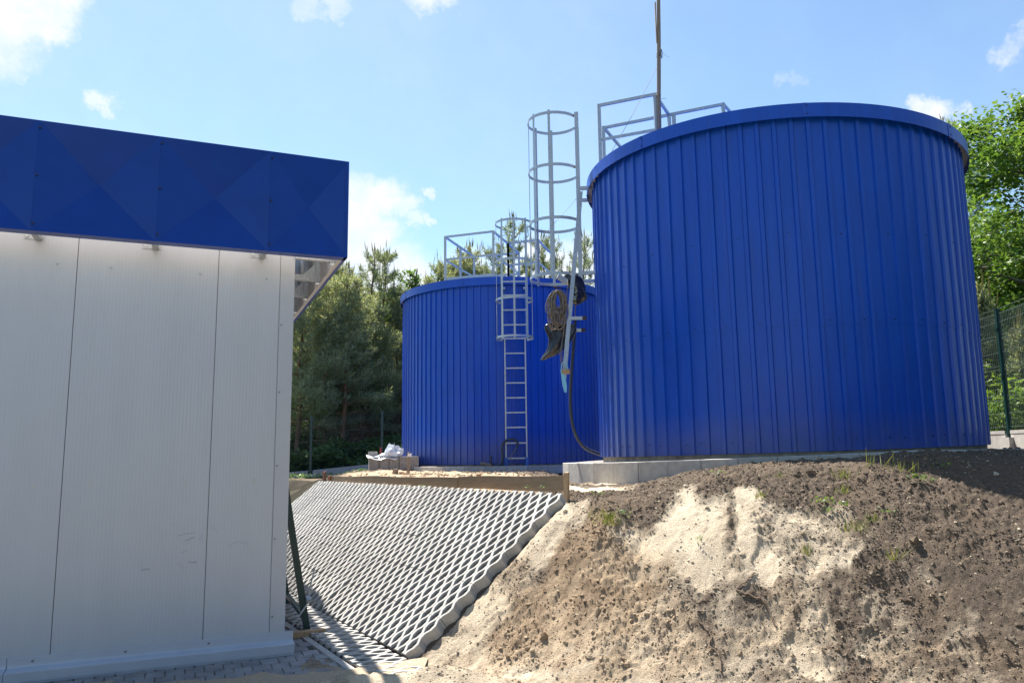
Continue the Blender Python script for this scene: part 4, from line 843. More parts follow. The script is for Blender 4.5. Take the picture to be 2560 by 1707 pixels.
for k in range(nside):
    w0, w1 = FB - k * .89, FB - (k + 1) * .89; g = .003
    p = cassette(bl(FC, w0 - g * (k > 0), FZ0), bl(FC, w1 + g, FZ0), bl(FC, w1 + g, FZ1), bl(FC, w0 - g * (k > 0), FZ1), EX, .05).build('fascia_panel', M['blue_fascia'], bd)
    bk = cassette(bl(FC - .034, w0 - .01, FZ0 + .01), bl(FC - .034, w1 + .01, FZ0 + .01), bl(FC - .034, w1 + .01, FZ1 - .01), bl(FC - .034, w0 - .01, FZ1 - .01), -EX, .004); bk.build('panel_back', M['soffit'], p)
    for z in (FZ0 + .05, (FZ0 + FZ1) / 2, FZ1 - .05): sb = MB(); sb.tube([bl(FC, w1 + .012, z), bl(FC + .014, w1 + .012, z)], .010, 8); sb.build('rivet', M['bscrew'], p)
mb = MB(); mb.bar(bl(FC - .035, FB - .03, FZ0 + .004), bl(FC - .035, FB - nside * .89, FZ0 + .004), .06, .006); mb.build('fascia_lip', M['soffit'], bd)
mb = MB(); mb.box(bl(.115, -DB / 2 - .1, 4.15), EX * .115, EN * (DB / 2 - .2), EZ * .05); mb.box(bl(-.03, -DB / 2 - .1, 3.98), EX * .03, EN * (DB / 2 - .2), EZ * .17); mb.build('shadow_ledge', M['galv'], bd)  # unseen ledge added so the building's shadow reaches farther over the paving
# posts and brackets carrying the fascia
for u in [-.30, -1.19, -2.08, -2.97, -3.86]:
    mb = MB(); mb.bar(bl(u, .006, 3.535), bl(u, FB - .04, 3.535), .05, .05); br_ = mb.build('bracket', M['galv'], bd)
    mb = MB(); mb.box(bl(u - .03, .005, 3.543), EX * .075, EN * .004, EZ * .026); pl = mb.build('plate', M['galv'], br_)
    for du in (-.082, .022): sb = MB(); sb.tube([bl(u + du, .008, 3.543), bl(u + du, .020, 3.543)], .012, 6); sb.build('bolt', M['wscrew'], br_)
for w in [.02, -.87, -1.76, -2.65, -3.54]:
    mb = MB(); mb.bar(bl(0, w, 3.56), bl(FC - .09, w, 3.56), .05, .06); br_ = mb.build('bracket', M['galv'], bd)
    mb = MB(); mb.box(bl(FC - .065, w, (3.5 + FZ1) / 2), EX * .025, EN * .025, EZ * ((FZ1 - 3.5) / 2 - .01)); mb.build('fascia_post', M['galv'], bd)
    mb = MB(); A = [bl(FC - .09, w + .003, 3.59), bl(FC - .09 - .13, w + .003, 3.59), bl(FC - .09, w + .003, 3.72)]; Bq = [p - EN * .006 for p in A]; mb.add(A + Bq, [(0, 1, 2), (5, 4, 3), (0, 3, 4, 1), (1, 4, 5, 2), (2, 5, 3, 0)]); mb.build('gusset', M['galv'], br_)

# green gate leaf leaning on the side wall
def wl(dep, off, z): return BO + EX * off - EN * dep + EZ * z
GH = 1.62; tilt = lambda z: .30 - .285 * z / GH
gt = thing('gate_leaf', wl(.72, .3, 0), 'dark green mesh gate leaf leaning against the side of the building', 'gate')
LWD = 1.5
q = lambda dep, z: wl(dep, tilt(z), z)
for dep, w_ in ((.70, .055), (.70 + LWD, .05)): mb = MB(); mb.bar(q(dep, .01), q(dep, GH), w_, .06, up=EX); mb.build('stile', M['green_steel'], gt)
for z in (.14, GH - .03): mb = MB(); mb.bar(q(.735, z), q(.70 + LWD, z), .04, .04); mb.build('rail', M['green_steel'], gt)
mb = MB()
for k in range(13): d_ = .80 + k * .11; mb.bar(q(d_, .15), q(d_, GH - .04), .004, .004, up=EX)
for k in range(8): z = .25 + k * .19; mb.bar(q(.74, z) + EX * .006, q(.70 + LWD, z) + EX * .006, .004, .004)
mb.build('wire_mesh', M['green_steel'], gt)
mb = MB(); mb.tube([q(.63, .02) + EX * -.20, q(.66, .30) + EX * .05, q(.68, .36) + EX * .06, q(.66, .62) + EX * .16], .008, 6); mb.tube([q(.65, .33) + EX * .03, q(.65, .33) + EX * .07], .03, 8); mb.build('drop_rod', M['galv'], gt)
p0, p1 = at_z(690, 1592, .03), at_z(812, 1576, .03); mb = MB(); mb.bar(p0, p1, .09, .05); tag(mb.build('wooden_plank', M['wood_new'], org=p0), 'wooden plank lying across the paving under the gate leaf', 'plank')

# ------------------------------------------------------------------ pallet of kerb stones under film
pc = at_d(968, 1160, 16.4); pc[2] = 1.40
pr = thing('kerb_stone_stack', pc, 'film wrapped stack of grey kerb stones left of the smaller tank', 'stone stack')
ax, ay = np.array([.98, .2, 0]), np.array([-.2, .98, 0])
for i in range(5):
    for z in range(1):
        mb = MB(); c = pc + ax * (-.28 + i * .20) + EZ * (.135 + z * .2); mb.box(c, ax * .096, ay * .48, EZ * .135); mb.build('stone', M['block'], pr, bevel=.01)
mb = MB(); c = pc + ax * -.30 + ay * -.05 + EZ * .33; mb.box(c, ax * .09, ay * .2, EZ * .05); mb.build('loose_stone', M['block'], pr, bevel=.008)
r = np.random.default_rng(3)
def film(name, pts_rows, label, cat):
    V = [p + r.normal(0, .012, 3) for row in pts_rows for p in row]; n = len(pts_rows[0]); F = [(i * n + k, i * n + k + 1, (i + 1) * n + k + 1, (i + 1) * n + k) for i in range(len(pts_rows) - 1) for k in range(n - 1)]
    mb = MB(); mb.add(V, F); o = mb.build(name, M['wrap'], org=pc); s_ = o.modifiers.new('sub', 'SUBSURF'); s_.levels = s_.render_levels = 2; s2 = o.modifiers.new('solid', 'SOLIDIFY'); s2.thickness = .008; return tag(o, label, cat)
rows = []
for i in range(5):
    row = []
    for k in range(8): f_ = k / 7; row.append(pc + ax * (-.44 + f_ * .62) + ay * (-.52 + i * .12) + EZ * (.285 + .03 * math.sin(k * 1.7 + i) - (.05 if i == 0 else 0)))
    rows.append(row)
film('film_sheet', rows, 'white film folded over the top of the stone stack', 'film')
def crumple3(name, c, R, squash, seed, label, cat):
    rg = np.random.default_rng(seed); n, m = 26, 14; V = []; F = []
    ph = rg.uniform(0, 6, 8)
    for i in range(m + 1):
        v = math.pi * i / m
        for k in range(n):
            t = 2 * math.pi * k / n; rr = R * (1 + .22 * math.sin(3 * t + ph[0] + 2 * v) + .15 * math.sin(5 * v + ph[1] + t) + .10 * math.sin(7 * t - 4 * v + ph[2]) + rg.normal(0, .06))
            V.append(c + np.array([rr * squash[0] * math.sin(v) * math.cos(t) + (.10 * math.cos(v)), rr * squash[1] * math.sin(v) * math.sin(t), rr * squash[2] * math.cos(v)]))
    for i in range(m):
        for k in range(n): F.append((i * n + k, (i + 1) * n + k, (i + 1) * n + (k + 1) % n, i * n + (k + 1) % n))
    mb = MB(); mb.add(V, F); return tag(mb.build(name, M['wrap'], org=c), label, cat)
crumple3('film_bundle', at_d(973, 1145, 16.1), .20, (1.0, .8, 1.1), 4, 'crumpled white plastic film heaped on the stone stack', 'plastic film')
p0, p1 = at_d(952, 1118, 16.9), at_d(950, 1160, 16.9); mb = MB(); mb.bar(p0, p1, .03, .03); tag(mb.build('red_peg', material('red_peg_paint', (.30, .05, .04), .6), org=p1), 'small dull red peg behind the stone stack', 'peg')

# ------------------------------------------------------------------ fences
def fence(label, pts, hgt, plinth_h, wire, name='mesh_fence', vpitch=.05):
    root = thing(name, pts[0], label, 'fence', 'mesh fences around the site')
    for i, p in enumerate(pts):
        p = np.array(p); mb = MB(); mb.box(p + EZ * (hgt / 2), (.03, 0, 0), (0, .02, 0), EZ * (hgt / 2)); po = mb.build('post', M['green_steel'], root)
        mb = MB(); mb.box(p + EZ * (hgt + .006), (.033, 0, 0), (0, .023, 0), (0, 0, .01)); mb.build('post_cap', M['green_steel'], po)
        for z in (.25, hgt * .52, hgt - .28): mb = MB(); mb.box(p + EZ * z, (.045, 0, 0), (0, .032, 0), (0, 0, .016)); mb.build('clamp', M['green_steel'], po)
    for a, b in zip(pts[:-1], pts[1:]):
        a, b = np.array(a), np.array(b); d = b - a; Ln = np.linalg.norm(d); n = int(Ln / vpitch); mb = MB(); zb = plinth_h + .03
        for k in range(1, n): p = a + d * k / n; mb.bar(p + EZ * zb, p + EZ * (hgt - .05), wire, wire, up=d / Ln)
        z = zb + .04
        lv = [zb + .03]; 
        while lv[-1] < hgt - .1: lv.append(lv[-1] + (.2 if len(lv) % 3 else .055))
        lv += [hgt - .07]
        for z in lv: mb.bar(a + EZ * z, b + EZ * z, wire * 1.15, wire * 1.15)
        mb.build('mesh_panel', M['green_mesh' if wire < .0047 else 'mesh_grey'], root)
        if plinth_h:
            nrm = np.cross(d / Ln, EZ); mb = MB(); u = d / Ln
            mb.bar(a + u * .08 + EZ * (plinth_h / 2 - .1), b - u * .08 + EZ * (plinth_h / 2 - .1), .05, plinth_h + .2); mb.bar(a + u * .08 + EZ * (plinth_h - .02) , b - u * .08 + EZ * (plinth_h - .02), .062, .05); mb.build('plinth', M['conc'], root)
            mb = MB(); mb.box(a + EZ * (plinth_h * .3 - .1), u * .16, nrm * .09, EZ * (plinth_h * .35 + .1)); mb.build('plinth_holder', M['conc'], root)
    return root
M['green_mesh'] = material('green_mesh_wire', (.012, .028, .024), .5, spec=.4)
M['mesh_grey'] = material('grey_green_mesh_wire', (.11, .15, .13), .45, spec=.5)
fz = lambda px, py, D: np.array([*at_d(px, py, D)[:2], 1.18])
lp = [np.array([*at_d(px, 1100, D)[:2], z]) for px, D, z in ((640, 21.0, .98), (778, 21.6, 1.06), (955, 22.2, 1.22), (1135, 22.8, 1.36), (1318, 23.4, 1.4))]
fence('dark green mesh fence with low concrete plinth before the pine trees', lp, 1.72, .26, .0045)
rp = [np.array([*at_d(px, 1000, D)[:2], 1.66]) for px, D in ((2120, 17.6), (2333, 15.5), (2516, 13.6), (2760, 11.4))]
fence('green mesh fence on pale plinths right of the larger tank', rp, 2.1, .28, .005)

# ------------------------------------------------------------------ vegetation
def quads(name, C, A, B, mat, parent=None, org=None):      # leaf-sized rhombs: centres, half length, half width
    n = len(C); V = np.empty((n, 4, 3)); V[:, 0] = C - A; V[:, 1] = C - .15 * A + B; V[:, 2] = C + A; V[:, 3] = C - .15 * A - B
    return np_mesh(name, V.reshape(-1, 3), (np.arange(n * 4)).reshape(n, 4), mat, parent, org)
def rand_dirs(r, n): d = r.normal(size=(n, 3)); return d / np.linalg.norm(d, axis=1)[:, None]
def pine_data(seed, H, crown0=.12, spread=.28, dens=1.0, open_top=False, tuft=.15):
    r = np.random.default_rng(seed); trunk = [np.array([0, 0, 0.])]; lean = r.normal(0, .012, 2); m = 14
    for i in range(1, m + 1): z = H * i / m; trunk.append(np.array([lean[0] * z + .04 * math.sin(i * 1.3 + seed), lean[1] * z + .04 * math.cos(i * 1.7 + seed), z]))
    tr = [max(.012, .012 * H * (1 - i / m) ** .85 + .010) for i in range(m + 1)]
    def tp(z): f = z / H * m; i = min(int(f), m - 1); return trunk[i] * (1 - (f - i)) + trunk[i + 1] * (f - i)
    branches = []; tips = []; dirs = []; cand = []; dead = []
    z = H * .06
    while z < H * .985:
        rel = z / H; nb = int(r.integers(4, 7)); a0 = r.uniform(0, 6.28)
        for k in range(nb):
            a = a0 + k * 6.283 / nb + r.normal(0, .22); env = (1 - rel) ** .55 * (1.0 if rel > crown0 else .55 + .45 * rel / crown0)
            ln = H * spread * max(.05, env) * r.uniform(.75, 1.2); up = .25 + 1.1 * rel + r.normal(0, .12)
            opn = open_top and rel > .56
            if opn: ln = H * .085 * r.uniform(.7, 1.25) * (1.25 - rel) * 2.2; up = 1.5 + r.normal(0, .2)
            d = np.array([math.cos(a), math.sin(a), 0]); b0 = tp(z); pts = [b0]
            for s in range(1, 6):
                f = s / 5; pts.append(b0 + d * ln * f + EZ * (ln * (up * f * .45 + .28 * f * f * (1 if rel > crown0 else -.6))) + r.normal(0, .02 * ln, 3))
            if rel < crown0 * r.uniform(.7, 1.15): dead.append(pts); continue
            branches.append((pts, .010 + .006 * ln))
            nt_ = int((6 + 24 * ln) * dens)
            for q in range(nt_):
                f = r.uniform(.22, 1.0) ** .7; i = min(int(f * 5), 4); p = pts[i] * (1 - (f * 5 - i)) + pts[i + 1] * (f * 5 - i)
                sd = np.cross(d, EZ) * r.normal(0, 1); o_ = sd * ln * (.04 if opn else .26) * (1.15 - f * .7) + EZ * abs(r.normal(0, .07)) * (1 + ln * .3) + d * r.normal(0, .03 if opn else .06)
                tips.append(p + o_); dd = d * .7 + sd * .5 + EZ * r.uniform(.1, .9); dirs.append(dd / np.linalg.norm(dd))
            tips.append(pts[-1]); dd = pts[-1] - pts[-2]; dirs.append(dd / np.linalg.norm(dd) * .6 + EZ * .5)
            if rel > .35: 
                for q in range(int(r.integers(1, 4)) if rel > .6 or r.random() < .4 else 0): cand.append(pts[-1] + r.normal(0, .07, 3))
        z += H * (r.uniform(.075, .10) if (open_top and rel > .52) else r.uniform(.042, .062))
    top = trunk[-1]
    if open_top:
        for q in range(46): f = r.uniform(.62, 1.0); tips.append(tp(H * f * .999) + r.normal(0, .03, 3)); dirs.append(np.array([r.normal(0, .35), r.normal(0, .35), 1.]) / 1.1)
    for q in range(7): cand.append(top + r.normal(0, .05, 3) * np.array([1, 1, .3]) - EZ * .05)
    return dict(H=H, trunk=trunk, tr=tr, branches=branches, tips=np.array(tips), dirs=np.array(dirs), cand=np.array(cand), dead=dead, seed=seed, tuft=tuft)
def build_pine(name, loc, dat, label, group, mat='needle', needles=11, nw=.011):
    r = np.random.default_rng(dat['seed'] + 99); loc = np.array(loc, float); root = thing(name, loc, label, 'pine tree', group)
    mb = MB(); mb.tube([loc + p for p in dat['trunk']], dat['tr'], 8)
    tk = mb.build('trunk', M['bark'], root, smooth=True)
    mb = MB()
    for pts, rad in dat['branches']: mb.tube([loc + p for p in pts], [rad, rad * .8, rad * .6, rad * .45, rad * .3, rad * .2], 4, caps=False)
    mb.build('limbs', M['bark'], root)
    if dat['dead']:
        mb = MB()
        for pts in dat['dead']:
            mb.tube([loc + p for p in pts], [.016, .013, .01, .008, .006, .004], 4, caps=False)
            for q in range(4): i = int(r.integers(1, 5)); p = loc + pts[i]; mb.tube([p, p + r.normal(0, .22, 3) + EZ * -.03], [.006, .003], 3, caps=False)
        mb.build('dead_branches', M['twig'], root)
    T, Dv = dat['tips'] + loc, dat['dirs']; n = len(T); Ln = dat['tuft']
    base = np.repeat(T, needles, 0) + np.repeat(Dv, needles, 0) * r.uniform(-.9, .7, (n * needles, 1)) * Ln
    nd = np.repeat(Dv, needles, 0) * r.uniform(.3, .9, (n * needles, 1)) + rand_dirs(r, n * needles) * .8; nd /= np.linalg.norm(nd, axis=1)[:, None]
    ln = r.uniform(.55, 1.0, (n * needles, 1)) * Ln * .62; sd = np.cross(nd, rand_dirs(r, n * needles)); sd /= np.linalg.norm(sd, axis=1)[:, None] + 1e-9
    QC, QA, QB = base + nd * ln, nd * ln, sd * nw; C = dat['cand'] + loc; k = len(C); nq = len(QC)
    if k:
        cl = r.uniform(.10, .24, (k, 1)) * (1 + .0 * C[:, :1]); A = np.concatenate([r.normal(0, .12, (k, 2)), np.ones((k, 1))], 1) * cl
        Bv = np.cross(A, rand_dirs(r, k)); Bv /= np.linalg.norm(Bv, axis=1)[:, None]
        B2 = np.concatenate([Bv * .016, np.cross(Bv, A / np.linalg.norm(A, axis=1)[:, None]) * .016]).reshape(2, k, 3).transpose(1, 0, 2).reshape(-1, 3)
        QC, QA, QB = np.concatenate([QC, np.repeat(C + A, 2, 0)]), np.concatenate([QA, np.repeat(A, 2, 0)]), np.concatenate([QB, B2])
    cr = quads('crown', QC, QA, QB, M[mat], root); cr.data.materials.append(M['candle']); mi = np.zeros(len(QC), np.int32); mi[nq:] = 1; cr.data.polygons.foreach_set('material_index', mi)
    return root
def place_copy(src, loc, scale, rz, label, group):
    c = copy_tree(src); c.location = Vector([float(v) for v in loc]); c.scale = (scale[0], scale[0], scale[1]); c.rotation_euler = (0, 0, rz); tag(c, label, None, group); return c
def tree_spot(px, D): p = at_d(px, 1100, D); return np.array([p[0], p[1], float(height(p[0], p[1])) - .05])
def tree_h(px, pyt, D): return float(at_d(px, pyt, D)[2] - tree_spot(px, D)[2])
PG = 'pine trees beyond the mesh fence'
H1 = tree_h(858, 700, 24.6)
variants = [
    build_pine('pine_tree', tree_spot(858, 24.6), pine_data(1, H1, .36, .25, 1.05, tuft=.17), 'pine with a bare reddish lower trunk, tallest trunk seen behind the fence', PG),
    build_pine('pine_tree', tree_spot(745, 24.4), pine_data(2, tree_h(745, 690, 24.4), .24, .30, 1.2, tuft=.18), 'bushy blue green pine close behind the building corner', PG),
    build_pine('pine_tree', tree_spot(918, 27.5), pine_data(3, tree_h(918, 632, 27.5), .34, .20, .9, True, tuft=.15), 'slender pine with an open candelabra top above the others', PG, 'needle_dark', 9),
    build_pine('pine_tree', tree_spot(960, 28.5), pine_data(4, tree_h(960, 648, 28.5), .28, .23, 1.0, True, tuft=.16), 'narrow dark pine beside the smaller tank left edge', PG, 'needle_dark', 10)]
VH = [d_ for d_ in (H1, tree_h(745, 690, 24.4), tree_h(918, 632, 27.5), tree_h(960, 648, 28.5))]
copies = [
    (0, 815, 700, 25.6, 1.0, 'thin pine with a slim trunk left of the bare trunked pine'),
    (1, 800, 668, 27.5, 1.0, 'dark pine filling the gap under the fascia end'),
    (2, 872, 668, 27.0, 1.0, 'pine spire showing just above the bare trunked pine'),
    (3, 700, 720, 26.5, 1.0, 'pine almost wholly hidden by the building side'),
    (1, 905, 760, 26.2, 1.1, 'spreading pine low between the bare trunk and the candelabra pine'),
    (3, 992, 735, 27.5, 1.0, 'short pine half hidden by the smaller tank left edge'),
    (2, 1180, 612, 28.5, 1.0, 'tall pine behind the smaller tank, seen through its roof guard rail'),
    (0, 1165, 655, 27.2, 1.0, 'dense pine top inside the left part of the roof guard rail'),
    (1, 1120, 672, 27.6, .8, 'low pine top behind the left corner of the roof guard rail'),
    (2, 1272, 556, 29.5, 1.0, 'tallest pine spire seen inside the smaller ladder cage'),
    (3, 1235, 640, 27.0, .9, 'dark pine top between guard rail and smaller ladder cage'),
    (2, 1378, 592, 29.0, .9, 'sparse pine top seen through the big ladder cage, left one'),
    (2, 1402, 600, 29.8, .8, 'sparse pine top seen through the big ladder cage, right one'),
    (2, 1466, 597, 29.0, .9, 'thin pine top in the gap between cage and larger tank'),
    (3, 1330, 668, 27.5, .9, 'low pine top left of the big cage bottom'),
    (0, 770, 730, 33, 1.3, 'far pine deep in the wood, left of the thin trunk'), (1, 850, 745, 34, 1.3, 'far pine deep in the wood, behind the bare trunk'), (0, 930, 745, 33.5, 1.3, 'far pine deep in the wood, below the candelabra top'),
    (1, 990, 760, 34.5, 1.3, 'far pine deep in the wood, beside the tank edge'), (3, 725, 735, 31.5, 1.4, 'far pine deep in the wood, at the building edge'), (0, 890, 735, 30.5, 1.2, 'far pine between the bare trunk and candelabra pine')]
for i, (v, px, pyt, D, wx, lab) in enumerate(copies):
    s = tree_h(px, pyt, D) / VH[v]; place_copy(variants[v], tree_spot(px, D), (s * wx, s), i * 1.37 + .6, lab, PG)
# broadleaf trees
def broadleaf(name, loc, H, R, seed, label, cat, group, mat, nleaf, leaf, z0=.18, bare=.3, bark='bark_grey'):
    r = np.random.default_rng(seed); loc = np.array(loc, float); root = thing(name, loc, label, cat, group); mb = MB(); ends = []
    trunk = [loc + np.array([.05 * math.sin(i * 2.1 + seed) * i / 4, .05 * math.cos(i * 1.6 + seed) * i / 4, H * .92 * i / 8]) for i in range(9)]
    mb.tube(trunk, [H * .017 * (1 - i / 9) + .015 for i in range(9)], 8); mb.build('trunk', M[bark], root, smooth=True)
    lm = MB(); nb = 34
    for k in range(nb):
        f = z0 + (1 - z0) * (k / nb) ** .9; b0 = loc + EZ * H * f * .9; a = k * 2.399 + r.normal(0, .3); env = math.sin(math.pi * min(1, (f - z0 * .6) / (1 - z0 * .6)) ** .8) ** .7 * .95 + .12
        L_ = R * env * r.uniform(.8, 1.12); d = np.array([math.cos(a), math.sin(a), r.uniform(.1, .75)]); pts = [b0]
        for s in range(1, 5): pts.append(pts[-1] + d * L_ / 4 + r.normal(0, .05 * L_, 3))
        lm.tube(pts, [.05 * L_ / 2 + .012, .03 * L_ / 2 + .01, .016, .011, .006], 5, caps=False)
        for s in range(1, 5):
            for q in range(5):
                e = pts[s] + rand_dirs(r, 1)[0] * L_ * .34 * np.array([1, 1, .75]); lm.tube([pts[s], e], [.011, .005], 4, caps=False); ends.append(e); ends.append((e + pts[s]) / 2)
        ends.append(pts[-1])
    lm.build('limbs', M[bark], root)
    E_ = np.array(ends); ci = r.integers(0, len(E_), nleaf); cr = r.uniform(.55, 1.25, len(E_))
    C = E_[ci] + rand_dirs(r, nleaf) * (r.random((nleaf, 1)) ** .6) * (R * .155 * cr[ci])[:, None] * np.array([1, 1, .72])
    A = rand_dirs(r, nleaf); A[:, 2] = A[:, 2] * .5 - .2; A /= np.linalg.norm(A, axis=1)[:, None]; nrm = rand_dirs(r, nleaf) * .75 + EZ; B = np.cross(A, nrm); B /= np.linalg.norm(B, axis=1)[:, None]
    sz = r.uniform(.7, 1.25, (nleaf, 1)) * leaf; quads('crown', C, A * sz, B * sz * .62, M[mat], root); return root
LG = 'broadleaf trees behind the tanks'
D = 21.5; broadleaf('broadleaf_tree', tree_spot(2765, D), tree_h(2600, 225, D), 3.6, 21, 'large bright green broadleaf tree filling the right edge', 'tree', LG, 'leaf_bright', 74000, .060, z0=.12)
D = 24; broadleaf('broadleaf_tree', tree_spot(2530, D), tree_h(2500, 560, D), 2.2, 22, 'rounded green tree low behind the right fence post', 'tree', LG, 'leaf_bright', 22000, .065, z0=.05)
D = 29; broadleaf('birch_tree', tree_spot(1035, D), tree_h(1038, 632, D), 1.35, 23, 'light airy birch left of the smaller tank rim', 'tree', LG, 'leaf_bright', 3800, .060, z0=.3)
D = 31; broadleaf('broadleaf_tree', tree_spot(985, D), tree_h(985, 700, D), 1.7, 24, 'leafy green tree in the wood behind the narrow dark pine', 'tree', LG, 'leaf_mid', 7000, .075, z0=.15)
D = 36; p_ = pine_data(9, tree_h(2445, 285, D), .2, .17, .8, tuft=.26); build_pine('pine_tree', tree_spot(2445, D), p_, 'tall far dark pine above the larger tank right edge', 'pine trees beyond the right fence', 'needle_dark', 10, .016)
D = 15.6; p_ = pine_data(10, tree_h(2484, 745, D), .30, .17, 1.0, tuft=.12); yp = build_pine('pine_tree', tree_spot(2484, D), p_, 'young pine with tall pale shoots behind the right fence post', 'pine trees beyond the right fence', 'needle', 12, .008)
place_copy(yp, tree_spot(2580, 15.0), (.7, .8), 2.1, 'young pine at the right picture edge behind the fence', 'pine trees beyond the right fence')
# undergrowth and far wood: leafy masses nobody could count
def leaf_mass(name, n, gen, size, mat, seed, flat=.6):
    r = np.random.default_rng(seed); C = gen(r, n); n = len(C); A = rand_dirs(r, n); A[:, 2] *= flat; A /= np.linalg.norm(A, axis=1)[:, None]; B = np.cross(A, rand_dirs(r, n) * .6 + EZ); B /= np.linalg.norm(B, axis=1)[:, None] + 1e-9
    sz = r.uniform(.6, 1.3, (n, 1)) * size; o = quads(name, C, A * sz, B * sz * .55, M[mat]); return tag(o, kind='stuff')
def band(az0, az1, d0, d1, hfun, seed):
    def g(r, n):
        a = np.radians(r.uniform(az0, az1, n)); d = r.uniform(d0, d1, n); x, y = d * np.sin(a), d * np.cos(a); cl = vnoise(x, y, .9, seed); h = hfun(d) * (.25 + .95 * cl); z = height(x, y) + h * r.random(n) ** .7
        return np.stack([x, y, z], -1)
    return g
leaf_mass('undergrowth', 30000, band(-18, 2, 22.6, 28, lambda d: .9 + (d - 22.6) * .12, 401), .10, 'leaf_under', 31)
leaf_mass('undergrowth', 42000, band(30, 42, 14.2, 24, lambda d: 1.05 + (d - 14.2) * .18, 402), .060, 'leaf_lime', 32)
leaf_mass('far_wood', 42000, band(-24, 8, 37, 43, lambda d: 7.5 + 0 * d, 403), .24, 'leaf_under', 33)
leaf_mass('far_wood', 26000, band(24, 46, 34, 42, lambda d: 9.0 + 0 * d, 404), .24, 'leaf_mid', 34)
leaf_mass('unseen_side_wood', 30000, band(58, 160, 13, 18, lambda d: 8.0 + 0 * d, 405), .26, 'leaf_under', 35)  # out-of-view foliage, added to darken the large tank's right side
mb = MB(); r = random.Random(8)
for k in range(26):
    D = r.uniform(29, 40); px = r.uniform(690, 1020); p = tree_spot(px, D); h = r.uniform(5.5, 7); mb = MB(); mb.tube([p, p + np.array([r.uniform(-.1, .1), 0, h * .5]), p + np.array([r.uniform(-.2, .2), 0, h])], [.10, .08, .04], 7)
    for q in range(16): z = r.uniform(1, h); a = r.uniform(0, 6.28); ln = r.uniform(.4, 1.3); b_ = p + EZ * z; mb.tube([b_, b_ + np.array([ln * math.cos(a), ln * math.sin(a), r.uniform(-.15, .25)])], [.014, .004], 3, caps=False)
    o = mb.build('bare_trunk', M['bark'], org=p); tag(o, 'bare dark trunk standing in the shade of the pine wood', 'tree trunk', 'bare trunks in the shade of the wood')
# low weeds by the far plinth, on the mound and between slabs
def weed(name, p, n, h, spread, mat, label, group, seed, wd=.006, broad=False, cat='weed'):
    r = np.random.default_rng(seed); p = np.array(p, float); a = r.uniform(0, 6.28, n); t = np.abs(r.normal(0, .45, n)); ln = h * r.uniform(.5, 1.1, n); d = np.stack([np.cos(a) * np.sin(t), np.sin(a) * np.sin(t), np.cos(t)], -1)
    b = p + np.stack([r.normal(0, spread, n), r.normal(0, spread, n), np.zeros(n)], -1)
    if broad: C = b + d * ln[:, None] * .8; A = rand_dirs(r, n) * (.20 * h); A[:, 2] *= .8; B = np.cross(A, EZ + rand_dirs(r, n) * .8); B = B / np.linalg.norm(B, axis=1)[:, None] * .085 * h
    else: C = b + d * ln[:, None] * .5; A = d * ln[:, None] * .5; B = np.cross(d, rand_dirs(r, n)); B = B / np.linalg.norm(B, axis=1)[:, None] * wd
    return tag(quads(name, C, A, B, M[mat], org=p), label, cat, group)
WG = 'weeds sprouting on the bare soil mound'
weeds = [(1524, 1322, 60, .16, .05, 0, 'largest grass tuft, left on the mound below the kerb stones'), (1500, 1300, 30, .12, .06, 0, 'grass just left above the largest tuft'), (1560, 1300, 22, .09, .03, 1, 'small leafy weed right of the largest grass tuft'),
         (2300, 1212, 26, .10, .03, 1, 'yellow green leafy weed highest right on the dark soil'), (2318, 1218, 20, .07, .03, 1, 'tiny leafy weed right beside the yellow green one'), (2365, 1186, 20, .08, .04, 1, 'small weed at the shadow edge on the dark soil'), (2250, 1190, 30, .13, .07, 0, 'wispy grass on dark soil left of the shadow'),
         (2115, 1198, 34, .14, .05, 0, 'dry grass tuft upper middle of the dark soil'), (2110, 1235, 20, .11, .03, 0, 'short grass under the dry tuft'), (2060, 1265, 26, .10, .03, 1, 'leafy weed above the grey sand patch'), (2075, 1285, 18, .08, .03, 1, 'little weed at the grey sand patch rim'),
         (2110, 1272, 20, .09, .02, 1, 'upright sprout right of the leafy weed'), (2140, 1335, 46, .13, .06, 0, 'broad grass clump right of the grey sand patch'), (2180, 1305, 26, .11, .04, 0, 'thin pale grass above the broad clump'), (2220, 1290, 24, .08, .04, 1, 'green sprig beside a sandy hollow'),
         (1900, 1245, 22, .10, .03, 0, 'yellowish sprout above the cream sand'), (1950, 1200, 24, .09, .05, 0, 'faint grass below the kerb, middle'), (1790, 1198, 20, .07, .03, 1, 'faint sprig below the kerb stones'), (1750, 1365, 16, .07, .02, 1, 'single sprout in the cream sand'),
         (2020, 1390, 18, .13, .02, 0, 'slim grass blade group below the grey sand'), (2240, 1415, 16, .18, .03, 0, 'long bent grass blades right of the sand'), (1495, 1245, 26, .07, .05, 1, 'low weed near the right end of the boards'), (2190, 1180, 14, .2, .06, 0, 'dry straws sticking up near the kerb')]
for i, (px, py, n, h, sp, br, lab) in enumerate(weeds): weed('grass_tuft' if not br else 'leafy_weed', surf_at(px, py) + EZ * .006, n, h, sp, 'grass' if not br else 'leaf_bright', lab, WG, 600 + i, .0035, bool(br))
SG = 'sprouts growing in the slab openings'
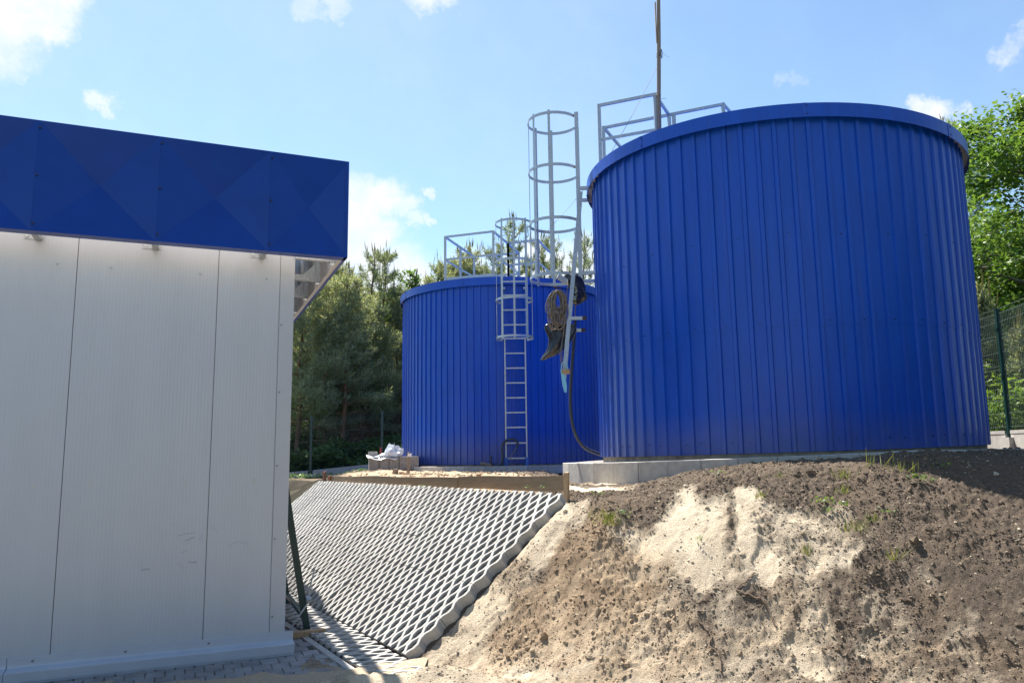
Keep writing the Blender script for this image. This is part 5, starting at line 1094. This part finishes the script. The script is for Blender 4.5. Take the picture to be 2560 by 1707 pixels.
for i, (px, py, lab) in enumerate([(869, 1245, 'tiny bright sprout in the openwork slabs, upper left'), (900, 1277, 'bright green sprout in the slabs below the other'), (855, 1328, 'small sprout in the slabs, lowest left'), (1317, 1224, 'yellow green sprout under the longest board'), (1355, 1226, 'little sprout right of the one under the board'), (1057, 1220, 'small leaf sprout under the sagging board')]):
    d = ray(px, py); t = ((GB - CAMP) @ GN) / (d @ GN); weed('leafy_weed', CAMP + d * t, 14, .06, .02, 'leaf_bright', lab, SG, 700 + i, broad=True)
VG = 'weeds along the far plinth'
for i, (px, D) in enumerate([(735, 20.4), (760, 20.2), (800, 20.3), (830, 20.6), (868, 20.4), (890, 20.8), (905, 20.5), (748, 19.6)]):
    p = at_d(px, 1180, D); p[2] = float(height(p[0], p[1])); weed('leafy_weed', p, 70, .16, .10, 'leaf_under', 'low leafy weeds growing along the far fence plinth', VG, 800 + i, broad=True)
# straw and dead stalks scattered over the bare soil
r = np.random.default_rng(91); n = 900; x_, y_ = r.uniform(.2, 5.6, n), r.uniform(4.9, 8.3, n); ok = on_bank(x_, y_) & (soil_mix(x_, y_)[0] < .6) & (vnoise(x_, y_, .5, 92) > .42); x_, y_ = x_[ok], y_[ok]; n = len(x_)
C = np.stack([x_, y_, height(x_, y_) + lumps(x_, y_) + .012], -1); a = r.uniform(0, 6.28, n); A = np.stack([np.cos(a), np.sin(a), r.normal(.1, .35, n)], -1) * r.uniform(.012, .055, (n, 1)); B = np.cross(A, EZ); B = B / np.linalg.norm(B, axis=1)[:, None] * .0016
M['straw'] = leaf_material('dry_straw', (.28, .22, .13), (.45, .38, .24), .2, .7)
tag(quads('straw_litter', C, A, B, M['straw']), kind='stuff')
# dry roots and twigs on the mound
for i, (pts, lab) in enumerate([([(1888, 1440), (1870, 1462), (1842, 1490), (1880, 1500), (1915, 1520), (1942, 1565)], 'long dark root lying on the pale sand of the mound'), ([(1748, 1570), (1768, 1590), (1780, 1610), (1774, 1628), (1798, 1650), (1803, 1685)], 'short dark root low on the mound'), ([(2250, 1500), (2280, 1508)], 'broken stick on the dark soil')]):
    P = [surf_at(q_[0], q_[1]) + EZ * .014 for q_ in smooth_path([np.array([*q0, 0.]) for q0 in pts], 5)]; mb = MB(); mb.tube(P, .0075, 5); tag(mb.build('dry_root', M['twig'], org=P[0]), lab, 'root')
